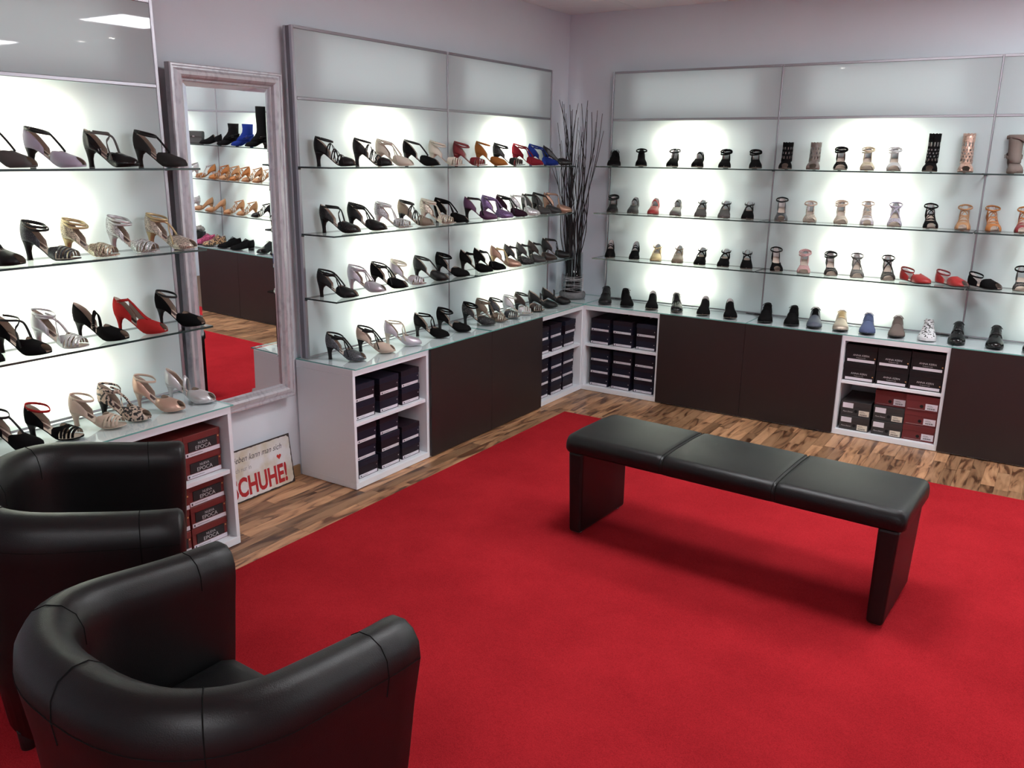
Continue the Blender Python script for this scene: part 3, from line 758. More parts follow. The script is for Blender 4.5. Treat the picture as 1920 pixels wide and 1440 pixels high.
# ================================================================== tub armchairs
def make_armchair(label, loc, rz):
    t = thing('armchair', label, 'armchair', loc, rz, 'black leather tub armchairs')
    A, B, YF = .305, .235, .290
    prof = [(-.046,.30),(-.048,.45),(-.051,.56),(-.056,.625),(-.055,.660),(-.043,.688),(-.018,.704),(.012,.705),(.040,.692),(.057,.666),(.062,.630),(.056,.585),(.047,.52),(.038,.40),(.024,.22),(.010,.055)]
    def yf(z): return YF-.052*(max(0, .66-z)/.66)**1.3
    def path(o, z):
        pts = []; f = yf(z)
        for k in range(6): pts.append((-(A+o), f*(1-k/6)))
        for k in range(25):
            a = PI+k*PI/24; c_, s_ = math.cos(a), math.sin(a); pts.append(((A+o)*math.copysign(abs(c_)**.80, c_), -(B+o)*abs(s_)**.86))
        for k in range(1, 7): pts.append(((A+o), f*k/6))
        return pts
    def rise(y, z): return z+.046*smooth01((.32-y)/.56)*max(0, (z-.40)/.30)
    cols = [path(o, z) for o, z in prof]; n = len(prof); L = len(cols[0])
    co = sum(p[0] for p in prof)/n
    rows = []
    def ring(i, sh=0.0, fw=0.0):
        out = []
        for (o, z), c in zip(prof, cols):
            x, y = c[i]
            if sh:
                sg = -1 if i == 0 else 1
                x = x*(1) + (sg*(A)-x)*sh; z2 = z-(z-.42)*sh*.10; out.append((x, y+fw, z2))
            else: out.append((x, y, rise(y, z)))
        return out
    rows.append(ring(0, .60, .016)); rows.append(ring(0, .25, .012)); rows.append(ring(0, .06, .005))
    rows += [ring(i) for i in range(L)]
    rows += [ring(L-1, .06, .005), ring(L-1, .25, .012), ring(L-1, .60, .016)]
    vs = [p for r in rows for p in r]; M_ = len(rows)
    fs = [(i*n+k, i*n+k+1, (i+1)*n+k+1, (i+1)*n+k) for i in range(M_-1) for k in range(n-1)]
    fs += [(i*n+n-1, i*n, (i+1)*n, (i+1)*n+n-1) for i in range(M_-1)]
    fs += [tuple(range(n))[::-1], tuple((M_-1)*n+k for k in range(n))]
    sh_ = MB().add(vs, fs).build('shell', MAT['leather'], t, smooth=True)
    # seams over the rim and along the outside under it
    for i in (2, 11, 18, 25, 34):
        if i >= L: continue
        pts = [Vector((cols[k][i][0], cols[k][i][1], rise(cols[k][i][1], prof[k][1]))) for k in range(3, 12)]
        c = Vector((cols[7][i][0], cols[7][i][1], .60))
        m = MB(); tube(m, [p+(p-c).normalized()*.0004 for p in pts], .0014, 4); m.build('seam', MAT['seam'], sh_)
    m = MB(); tube(m, [(x, y, rise(y, prof[10][1])) for x, y in path(prof[10][0]+.0003, prof[10][1])], .0010, 4); m.build('seam', MAT['seam'], sh_)
    # seat cushion and front apron
    def outline(ins):
        o = -.046-ins; pts = []; f = yf(.4)-.012-ins
        pts.append((-(A+o)+.02, f)); pts.append((-(A+o), f-.02))
        for k in range(21):
            a = PI+k*PI/20; pts.append(((A+o)*math.cos(a), (B+o)*math.sin(a)))
        pts.append(((A+o), f-.02)); pts.append(((A+o)-.02, f))
        return pts
    lv = [(.060, .004), (.30, .0), (.385, -.002), (.410, .004), (.424, .018), (.430, .045), (.433, .10)]
    n = len(outline(0)); vs = []
    for z, ins in lv: vs += [(x, y, z) for x, y in outline(ins)]
    fs = [(i*n+k, i*n+(k+1) % n, (i+1)*n+(k+1) % n, (i+1)*n+k) for i in range(len(lv)-1) for k in range(n)]
    fs.append(tuple((len(lv)-1)*n+k for k in range(n))); fs.append(tuple(range(n))[::-1])
    MB().add(vs, fs).build('seat', MAT['leather'], t, smooth=True)
    for x in (-.22, .22):
        for y in (-.17, .19):
            lathe(MB(), [(.001, 0), (.020, 0), (.024, .058), (.024, .062), (.001, .062)], 14, x, y).build('leg', MAT['black'], t, smooth=True)
make_armchair('black leather tub armchair in the near left foreground', (1.875, -4.83, .008), math.radians(-2))
make_armchair('black leather tub armchair farther back, in front of the red boxes', (.905, -4.515, .008), math.radians(-36.5))

# ================================================================== clutch bag and flower box (seen in the mirror)
def make_bag():
    t = thing('clutch_bag', 'charcoal clutch bag on the top shelf reflected in the mirror', 'bag', (4.225, -.195, 1.6065), math.radians(-25))
    m = plain('charcoal_fabric', (.065, .068, .066), .7, bump=.4, bscale=300)
    rbox(MB(), -.085, .085, -.03, .03, 0, .118, .016).build('body', m, t)
    rbox(MB(), -.089, .089, -.036, .026, .060, .124, .014).build('flap', m, t)
    MB().cbox(-.012, .012, -.039, -.035, .066, .078, .002).build('clasp', MAT['chrome'], t)
def make_flowers():
    t = thing('flower_box', 'black gift box of grey fabric roses reflected in the mirror', 'decoration', (4.285, -.20, CH+.007), .2)
    MB().cbox(-.065, .065, -.065, .065, 0, .105, .002).build('box', MAT['black'], t)
    MB().box(-.02, .02, -.0662, -.0655, .06, .08).build('label', BOXM['paper'], t)
    rm = plain('grey_petals', (.32, .30, .28), .8, var=.3, vscale=40)
    for i in range(3):
        for j in range(3):
            m = MB(); cx, cy = (i-1)*.042, (j-1)*.042
            for k, (r, z) in enumerate(((.026, .0), (.020, .010), (.012, .018))):
                lathe(m, [(.004, z-.012), (r*.8, z-.006), (r, z+.008), (r*.82, z+.018), (r*.70, z+.008)], 9, cx, cy)
            m.build('rose', rm, t, (0, 0, .118+.008*((i+j) % 2)), smooth=True)
make_bag(); make_flowers()
# unit,row,toe x,toe y,angle,style,upper,accent
SHOES = [
('N', 1, 0.288, -4.167, 31.2, 'tstrap_peep', 'pewter suede', 'black satin'),
('N', 1, 0.288, -3.991, 33.6, 'tstrap_peep', 'lilac satin', 'black satin'),
('N', 1, 0.288, -3.78, 27.6, 'loop_closed', 'black patent', 'pewter suede'),
('N', 1, 0.288, -3.568, 30.0, 'tstrap_closed', 'charcoal suede', 'black satin'),
('N', 2, 0.288, -4.252, 27.6, 'cross_peep', 'black satin', 'black satin'),
('N', 2, 0.288, -4.052, 30.0, 'ankle_fan', 'gunmetal snake', 'black satin'),
('N', 2, 0.288, -3.899, 32.4, 'ankle_fan', 'pale gold glitter', 'gold leather'),
('N', 2, 0.288, -3.728, 26.4, 'ankle_fan', 'silver glitter', 'silver leather'),
('N', 2, 0.288, -3.555, 28.8, 'cross_peep', 'champagne glitter', 'gold leather'),
('N', 3, 0.288, -4.362, 32.4, 'court', 'black suede', 'black suede'),
('N', 3, 0.288, -4.203, 26.4, 'loop_peep', 'black suede', 'black satin'),
('N', 3, 0.288, -4.062, 28.8, 'cross_fan', 'silver leather', 'silver leather'),
('N', 3, 0.288, -3.898, 31.2, 'mary_peep', 'black suede', 'black suede'),
('N', 3, 0.288, -3.726, 33.6, 'asym_peep', 'red suede', 'red suede'),
('N', 3, 0.288, -3.548, 27.6, 'ankle_peep', 'black suede', 'black satin'),
('N', 4, 0.338, -4.298, 28.8, 'tstrap_closed', 'black suede', 'black satin'),
('N', 4, 0.338, -4.151, 31.2, 'ankle_fan_low', 'black suede', 'red suede'),
('N', 4, 0.338, -3.979, 33.6, 'ankle_fan_low', 'beige leather', 'beige leather'),
('N', 4, 0.338, -3.873, 27.6, 'cross_peep', 'snake print', 'snake print'),
('N', 4, 0.338, -3.715, 30.0, 'ankle_peep', 'rose gold leather', 'beige leather'),
('N', 4, 0.338, -3.563, 32.4, 'mary_peep', 'silver leather', 'silver leather'),
('L', 1, 0.288, -2.594, 31.2, 'strappy', 'black satin', 'black satin'),
('L', 1, 0.288, -2.319, 33.6, 'strappy', 'black satin', 'black satin'),
('L', 1, 0.288, -2.154, 27.6, 'tcross_peep', 'champagne satin', 'champagne satin'),
('L', 1, 0.288, -1.926, 30.0, 'tstrap_peep', 'black suede', 'black satin'),
('L', 1, 0.288, -1.695, 32.4, 'ankle_fan', 'cream satin', 'cream satin'),
('L', 1, 0.288, -1.467, 26.4, 'ankle_fan', 'dark red leather', 'dark red leather'),
('L', 1, 0.288, -1.24, 28.8, 'ankle_peep', 'orange suede', 'orange suede'),
('L', 1, 0.288, -1.041, 31.2, 'ankle_fan', 'black glitter', 'black satin'),
('L', 1, 0.288, -0.815, 33.6, 'tcross_closed', 'crimson suede', 'crimson suede'),
('L', 1, 0.288, -0.617, 27.6, 'tcross_closed', 'blue suede', 'blue suede'),
('L', 1, 0.288, -0.423, 30.0, 'court', 'black glitter', 'black suede'),
('L', 2, 0.288, -2.582, 27.6, 'loop_peep', 'black glitter', 'black satin'),
('L', 2, 0.288, -2.381, 30.0, 'tcross_peep', 'black satin', 'black satin'),
('L', 2, 0.288, -2.172, 32.4, 'cross_fan', 'silver snake', 'silver leather'),
('L', 2, 0.288, -1.985, 26.4, 'strappy', 'bronze satin', 'black satin'),
('L', 2, 0.288, -1.785, 28.8, 'cross_fan', 'champagne glitter', 'cream satin'),
('L', 2, 0.288, -1.653, 31.2, 'tcross_peep', 'black suede', 'black suede'),
('L', 2, 0.288, -1.354, 33.6, 'loop_closed', 'plum satin', 'black satin'),
('L', 2, 0.288, -1.171, 27.6, 'tcross_closed', 'purple glitter', 'purple glitter'),
('L', 2, 0.288, -1.004, 30.0, 'tcross_closed', 'dark plum suede', 'black satin'),
('L', 2, 0.288, -0.843, 32.4, 'loop_closed', 'silver glitter', 'silver leather'),
('L', 2, 0.288, -0.695, 26.4, 'loop_closed', 'charcoal satin', 'black satin'),
('L', 2, 0.288, -0.555, 28.8, 'tstrap_closed', 'charcoal leather', 'black leather'),
('L', 2, 0.288, -0.403, 31.2, 'loop_closed', 'copper leather', 'copper leather'),
('L', 3, 0.288, -2.614, 32.4, 'tcross_peep', 'black satin', 'black satin'),
('L', 3, 0.288, -2.402, 26.4, 'tcross_peep', 'lilac silver leather', 'lilac silver leather'),
('L', 3, 0.288, -2.222, 28.8, 'tcross_peep', 'black suede', 'black satin'),
('L', 3, 0.288, -2.063, 31.2, 'ankle_fan', 'lilac silver leather', 'cream satin'),
('L', 3, 0.288, -1.85, 33.6, 'tstrap_peep', 'black satin', 'black satin'),
('L', 3, 0.288, -1.648, 27.6, 'ankle_closed', 'black suede', 'black suede'),
('L', 3, 0.288, -1.4, 30.0, 'cross_closed', 'black suede', 'black suede'),
('L', 3, 0.288, -1.252, 32.4, 'cross_closed', 'black suede', 'black satin'),
('L', 3, 0.288, -1.067, 26.4, 'cross_closed', 'copper leather', 'gold leather'),
('L', 3, 0.288, -0.906, 28.8, 'cross_closed', 'black sparkle', 'black satin'),
('L', 3, 0.288, -0.752, 31.2, 'cross_closed', 'charcoal satin', 'black satin'),
('L', 3, 0.288, -0.598, 33.6, 'cross_closed', 'dark brown leather', 'black leather'),
('L', 3, 0.288, -0.409, 27.6, 'loop_closed', 'black leather', 'black leather'),
('L', 4, 0.338, -2.628, 28.8, 'tcross_peep', 'gunmetal glitter', 'black satin'),
('L', 4, 0.338, -2.398, 31.2, 'tcross_peep', 'beige satin', 'black satin'),
('L', 4, 0.338, -2.176, 33.6, 'loop_closed', 'lilac silver leather', 'champagne satin'),
('L', 4, 0.338, -1.92, 27.6, 'loop_closed', 'black suede', 'black suede'),
('L', 4, 0.338, -1.704, 30.0, 'ankle_closed', 'black suede', 'black suede'),
('L', 4, 0.338, -1.443, 32.4, 'ankle_closed', 'black sparkle', 'black suede'),
('L', 4, 0.338, -1.303, 26.4, 'cross_fan', 'bronze leather', 'bronze leather'),
('L', 4, 0.338, -1.156, 28.8, 'ankle_fan_low', 'gunmetal snake', 'black leather'),
('L', 4, 0.338, -0.989, 31.2, 'ankle_fan_low', 'silver leather', 'silver leather'),
('L', 4, 0.338, -0.843, 33.6, 'ankle_fan_low', 'dark brown leather', 'black leather'),
('L', 4, 0.338, -0.664, 27.6, 'mary_court', 'black leather', 'black leather'),
('L', 4, 0.338, -0.476, 30.0, 'mary_court', 'black leather', 'black leather'),
('B', 1, 0.533, -0.275, -67.3, 'oxford', 'black suede', 'black suede'),
('B', 1, 0.744, -0.275, -65.1, 'flat_high', 'black suede', 'black suede'),
('B', 1, 0.963, -0.275, -75.1, 'tstrap_low', 'black suede', 'black suede'),
('B', 1, 1.14, -0.275, -76.7, 'mary_low', 'black suede', 'black suede'),
('B', 1, 1.329, -0.275, -74.4, 'ankle_low', 'black suede', 'black suede'),
('B', 1, 1.538, -0.275, -70.4, 'ankle_low', 'black suede', 'black suede'),
('B', 1, 1.72, -0.275, -78.1, 'cage', 'black suede', 'black suede'),
('B', 1, 1.889, -0.275, -79.8, 'cage', 'taupe leather', 'taupe leather'),
('B', 1, 2.057, -0.275, -75.5, 'ankle_fan', 'black suede', 'black suede'),
('B', 1, 2.21, -0.275, -77.0, 'ankle_fan', 'pale gold leather', 'pale gold leather'),
('B', 1, 2.357, -0.275, -78.5, 'ankle_fan', 'silver leather', 'silver leather'),
('B', 1, 2.543, -0.275, -86.4, 'cage_tall', 'black suede', 'black suede'),
('B', 1, 2.732, -0.275, -82.4, 'cage_tall', 'rose gold glitter', 'rose gold leather'),
('B', 1, 2.98, -0.275, -79.0, 'boot_strap', 'taupe suede', 'taupe suede'),
('B', 2, 0.536, -0.275, -67.4, 'ankle_low', 'black satin', 'black satin'),
('B', 2, 0.69, -0.275, -72.7, 'mary_low', 'charcoal leather', 'black leather'),
('B', 2, 0.843, -0.275, -74.0, 'mary_low', 'red leather', 'red leather'),
('B', 2, 1.007, -0.275, -75.5, 'mary_low', 'pewter leather', 'black leather'),
('B', 2, 1.186, -0.275, -75.1, 'cross_low', 'pewter suede', 'black satin'),
('B', 2, 1.348, -0.275, -76.6, 'cross_low', 'pewter suede', 'black satin'),
('B', 2, 1.508, -0.275, -76.1, 'cross_low', 'black suede', 'black satin'),
('B', 2, 1.729, -0.275, -73.2, 'ankle_peep', 'gunmetal glitter', 'black satin'),
('B', 2, 1.907, -0.275, -75.0, 'ankle_fan_low', 'champagne glitter', 'beige leather'),
('B', 2, 2.093, -0.275, -75.8, 'ankle_fan', 'champagne satin', 'beige satin'),
('B', 2, 2.244, -0.275, -77.3, 'strappy', 'silver lilac leather', 'beige leather'),
('B', 2, 2.399, -0.275, -78.9, 'cross_fan', 'lilac glitter', 'lilac satin'),
('B', 2, 2.598, -0.275, -77.0, 'strappy', 'black suede', 'black suede'),
('B', 2, 2.759, -0.275, -84.6, 'strappy', 'tan satin', 'tan satin'),
('B', 2, 2.923, -0.275, -76.4, 'strappy', 'orange satin', 'orange satin'),
('B', 2, 3.057, -0.275, -85.8, 'strappy', 'dark red leather', 'orange satin'),
('B', 3, 0.535, -0.275, -65.4, 'lattice_low', 'black suede', 'black suede'),
('B', 3, 0.719, -0.275, -70.9, 'lattice_low', 'black suede', 'black suede'),
('B', 3, 0.884, -0.275, -72.4, 'cross_low', 'gold leather', 'gold leather'),
('B', 3, 1.044, -0.275, -73.8, 'cross_low', 'bronze satin', 'bronze satin'),
('B', 3, 1.202, -0.275, -77.2, 'cross_low', 'black suede', 'black suede'),
('B', 3, 1.366, -0.275, -78.7, 'cross_low', 'black suede', 'black suede'),
('B', 3, 1.532, -0.275, -72.3, 'cross_low', 'black suede', 'black suede'),
('B', 3, 1.735, -0.275, -68.3, 'ankle_peep', 'black suede', 'black satin'),
('B', 3, 1.9, -0.275, -75.9, 'ankle_fan', 'pink satin', 'pink satin'),
('B', 3, 2.073, -0.275, -71.6, 'ankle_fan', 'black satin', 'black satin'),
('B', 3, 2.228, -0.275, -73.2, 'cross_fan', 'pewter satin', 'pewter satin'),
('B', 3, 2.405, -0.275, -75.0, 'cross_fan', 'black satin', 'black satin'),
('B', 3, 2.631, -0.275, -39.3, 'flat_sandal', 'red leather', 'red leather'),
('B', 3, 2.827, -0.275, -39.4, 'flat_open', 'red leather', 'dark red leather'),
('B', 3, 2.997, -0.275, -41.1, 'flat_open', 'black suede', 'black suede'),
('B', 3, 3.097, -0.275, -84.2, 'ankle_fan_low', 'black sparkle', 'black suede'),
('B', 4, 0.552, -0.365, -67.5, 'oxford', 'black leather', 'black leather'),
('B', 4, 0.737, -0.365, -59.1, 'oxford', 'black suede', 'black suede'),
('B', 4, 0.917, -0.365, -68.6, 'loafer', 'black suede', 'black suede'),
('B', 4, 1.11, -0.365, -64.4, 'oxford_low', 'black patent', 'black leather'),
('B', 4, 1.29, -0.365, -74.0, 'loafer', 'black suede', 'black suede'),
('B', 4, 1.485, -0.365, -67.9, 'loafer', 'black suede', 'black suede'),
('B', 4, 1.708, -0.365, -78.0, 'jazz', 'black suede', 'black suede'),
('B', 4, 1.876, -0.365, -79.7, 'jazz', 'black suede', 'black suede'),
('B', 4, 2.021, -0.365, -77.1, 'oxford', 'slate leather', 'black suede'),
('B', 4, 2.179, -0.365, -78.7, 'oxford', 'gold beige leather', 'gold leather'),
('B', 4, 2.335, -0.365, -80.3, 'oxford', 'blue grey suede', 'blue grey suede'),
('B', 4, 2.5, -0.365, -82.0, 'oxford', 'taupe suede', 'taupe suede'),
('B', 4, 2.667, -0.365, -83.7, 'sneaker', 'white print', 'white print'),
('B', 4, 2.821, -0.365, -86.3, 'oxford', 'black patent', 'black patent'),
('B', 4, 3.017, -0.365, -86.3, 'oxford', 'black patent', 'black patent'),
('B', 4, 3.194, -0.365, -93.2, 'oxford', 'black patent', 'black patent'),
('M', 1, 4.086, -0.26, -35.0, 'loafer', 'black suede', 'black suede'),
('M', 1, 3.825, -0.26, -35.0, 'boot_buckle', 'black suede', 'black suede'),
('M', 1, 3.624, -0.26, -35.0, 'boot_buckle', 'blue suede', 'blue suede'),
('M', 1, 3.429, -0.26, -35.0, 'boot_tall', 'black suede', 'black suede'),
('M', 2, 4.442, -0.26, -35.0, 'cross_fan', 'silver leather', 'silver leather'),
('M', 2, 4.183, -0.26, -35.0, 'cross_fan', 'orange satin', 'silver leather'),
('M', 2, 3.98, -0.26, -35.0, 'strappy', 'orange satin', 'orange satin'),
('M', 2, 3.829, -0.26, -35.0, 'strappy', 'tan satin', 'tan satin'),
('M', 2, 3.681, -0.26, -35.0, 'strappy', 'orange satin', 'orange satin'),
('M', 2, 3.505, -0.26, -35.0, 'strappy', 'tan satin', 'tan satin'),
('M', 2, 3.355, -0.26, -35.0, 'strappy', 'tan satin', 'tan satin'),
('M', 3, 4.452, -0.26, -35.0, 'cross_closed', 'silver glitter', 'silver leather'),
('M', 3, 4.249, -0.26, -35.0, 'court', 'tan leather', 'tan leather'),
('M', 3, 4.059, -0.26, -35.0, 'court', 'tan leather', 'tan leather'),
('M', 3, 3.786, -0.26, -35.0, 'strappy', 'tan satin', 'tan satin'),
('M', 3, 3.598, -0.26, -35.0, 'strappy', 'tan satin', 'tan satin'),
('M', 3, 3.392, -0.26, -35.0, 'strappy', 'black satin', 'black satin'),
('M', 4, 4.157, -0.36, -35.0, 'oxford', 'magenta sequin', 'magenta sequin'),
('M', 4, 4.0, -0.36, -35.0, 'oxford', 'leopard print', 'leopard print'),
('M', 4, 3.774, -0.36, -35.0, 'oxford', 'black suede', 'black suede'),
('M', 4, 3.586, -0.36, -35.0, 'oxford', 'black suede', 'black suede'),
]

# ================================================================== shoes
W_ROUND = [(0,.0),(.012,.011),(.04,.0185),(.10,.0245),(.18,.0262),(.30,.0235),(.42,.0235),(.55,.031),(.66,.0385),(.74,.0405),(.82,.0385),(.90,.0315),(.955,.021),(.985,.0115),(1,.001)]
W_POINT = [(0,.0),(.012,.011),(.04,.0185),(.10,.0245),(.18,.0262),(.30,.0235),(.42,.0235),(.55,.031),(.66,.0375),(.74,.0370),(.82,.0310),(.90,.0215),(.955,.0125),(.985,.0065),(1,.001)]
HH = [(0,.050),(.1,.066),(.25,.076),(.40,.072),(.50,.064),(.58,.056),(.66,.0490),(.75,.041),(.85,.0330),(.93,.025),(.98,.0155),(1,.006)]
class Last:
    "the foot form every part of a shoe is cut from; toe towards +x"
    def __init__(s, H, L, point=False, wide=1.0, hi=1.0):
        s.H, s.L, s.wt, s.wide, s.hi = H, L, (W_POINT if point else W_ROUND), wide, hi
    def z(s, t):
        base = .0065
        if t > .64: return base+.0055*((t-.64)/.36)**2
        u = max(0, min(1, (t-.15)/.49)); top = s.H-.004*min(1, t/.15)
        return base+(top-base)*(1-(.22*u+.78*smooth01(u)))
    def w(s, t): return lerp_table(s.wt, t)*s.wide
    def p(s, t, deg, off=0.0):
        a = math.radians(deg); c, sn = math.cos(a), max(0.0, math.sin(a))
        return Vector((s.L*t, -c*(s.w(t)+.001+off), s.z(t)+(lerp_table(HH, t)*s.hi+off)*sn**.72))
def ts(n): return [(1-math.cos(PI*i/n))/2 for i in range(n+1)]
def m_sole(l, th=.0045, ext=.0, zt=0.0):
    m = MB(); T = ts(20); vs = []
    for t in T:
        w = l.w(t)+ext; z = l.z(t)+zt; x = l.L*t+(ext if t == 1 else (-ext if t == 0 else 0)); zb = max(0.0, z-th)
        vs += [(x, -w, z), (x, w, z), (x, w*.97, zb), (x, -w*.97, zb)]
    fs = []
    for i in range(len(T)-1):
        a, b = i*4, i*4+4
        fs += [(a, b, b+1, a+1), (a+1, b+1, b+2, a+2), (a+2, b+2, b+3, a+3), (a+3, b+3, b, a)]
    fs += [(0, 1, 2, 3), tuple(range(len(vs)-4, len(vs)))[::-1]]
    return m.add(vs, fs)
def m_insole(l, t0=.01, t1=.97, k=.9, zo=.0006):
    m = MB(); n = 16; vs = []
    for i in range(n+1):
        t = t0+(t1-t0)*i/n; w = l.w(t)*k; z = l.z(t)+zo
        vs += [(l.L*t, -w, z), (l.L*t, w, z)]
    return m.add(vs, [(i*2, i*2+2, i*2+3, i*2+1) for i in range(n)])
HEELS = {'flare': [(0,.026,.026,.0235),(.12,.0225,.0205,.019),(.30,.0185,.0135,.014),(.55,.0175,.0098,.0105),(.80,.0185,.0090,.0095),(1,.0190,.0100,.0105)],
         'slim': [(0,.026,.026,.0235),(.12,.0220,.0190,.018),(.30,.0175,.0110,.0115),(.55,.0165,.0070,.0075),(.85,.0170,.0055,.0062),(1,.0172,.0058,.0064)],
         'low': [(0,.027,.027,.0240),(.25,.0245,.022,.021),(.6,.0220,.0165,.0175),(1,.0225,.0155,.0170)],
         'flat': [(0,.030,.030,.0255),(1,.030,.0290,.0250)]}
def m_heel(l, kind):
    m = MB(); n = 14; sec = HEELS[kind]; vs = []
    for k, cx, lx, wy in sec:
        for q in range(n):
            a = 2*PI*q/n; x = max(.0012, cx+lx*math.cos(a)); y = wy*math.sin(a)
            zt = l.z(max(0, x/l.L))-.003; vs.append((x, y, zt*(1-k)))
    fs = [(i*n+q, i*n+(q+1) % n, (i+1)*n+(q+1) % n, (i+1)*n+q) for i in range(len(sec)-1) for q in range(n)]
    fs = [f[::-1] for f in fs]; fs.append(tuple((len(sec)-1)*n+q for q in range(n))[::-1]); fs.append(tuple(range(n)))
    return m.add(vs, fs)
def m_vamp(l, t0c, t0s, t1c=1.0, t1s=1.0, d0=0, d1=180, off=0.0):
    g = []; ni, nj = 8, 13
    for i in range(ni):
        row = []
        for j in range(nj):
            d = d0+(d1-d0)*j/(nj-1); s = math.sin(math.radians(d))**2
            a = t0s+(t0c-t0s)*s; b = t1s+(t1c-t1s)*s; u = i/(ni-1)
            row.append(l.p(a+(b-a)*u, d, off))
        g.append(row)
    return shell(MB(), g, .0016)
def m_counter(l, tf, hb, hf, pw=1.5, ext=.0008, top=.0):
    g = []; n, m = 18, 6
    for i in range(n+1):
        s = -1+2*i/n; a = abs(s); t = tf*a**1.7; sg = -1 if s < 0 else 1
        w = l.w(t)+ext; h = hf+(hb-hf)*(1-a**pw); row = []
        for j in range(m):
            q = j/(m-1); y = sg*w*(1-.30*q*q*(1-a*.5)) if a > .001 else 0
            x = l.L*t+(1-a)*(-.0055*math.sin(PI*min(1, q*.85))+.007*q*q)
            row.append(Vector((x, y, l.z(t)-.003+q*h)))
        g.append(row)
    return shell(MB(), g, .0018, flip=True)
def m_band(l, tl, tr, wd, off=.001, d0=2, d1=178, bow=0.0):
    g = []
    for i in range(3):
        row = []
        for j in range(13):
            u = j/12; d = d0+(d1-d0)*u; t = tl+(tr-tl)*u+bow*math.sin(PI*u)
            row.append(l.p(min(.995, t+(i-1)*wd/2), d, off))
        g.append(row)
    return shell(MB(), g, .0014)
def m_tube(pts, r=.0028, closed=False, flat=.55, n=4): return tube(MB(), catmull(pts, n, closed), r, 6, closed, flat)
def m_buckle(c, ax=(1,0,0), s=.006):
    x, y, z = c; return tube(MB(), [(x-s, y, z-s*.8), (x+s, y, z-s*.8), (x+s, y, z+s*.8), (x-s, y, z+s*.8)], .0011, 5, True)

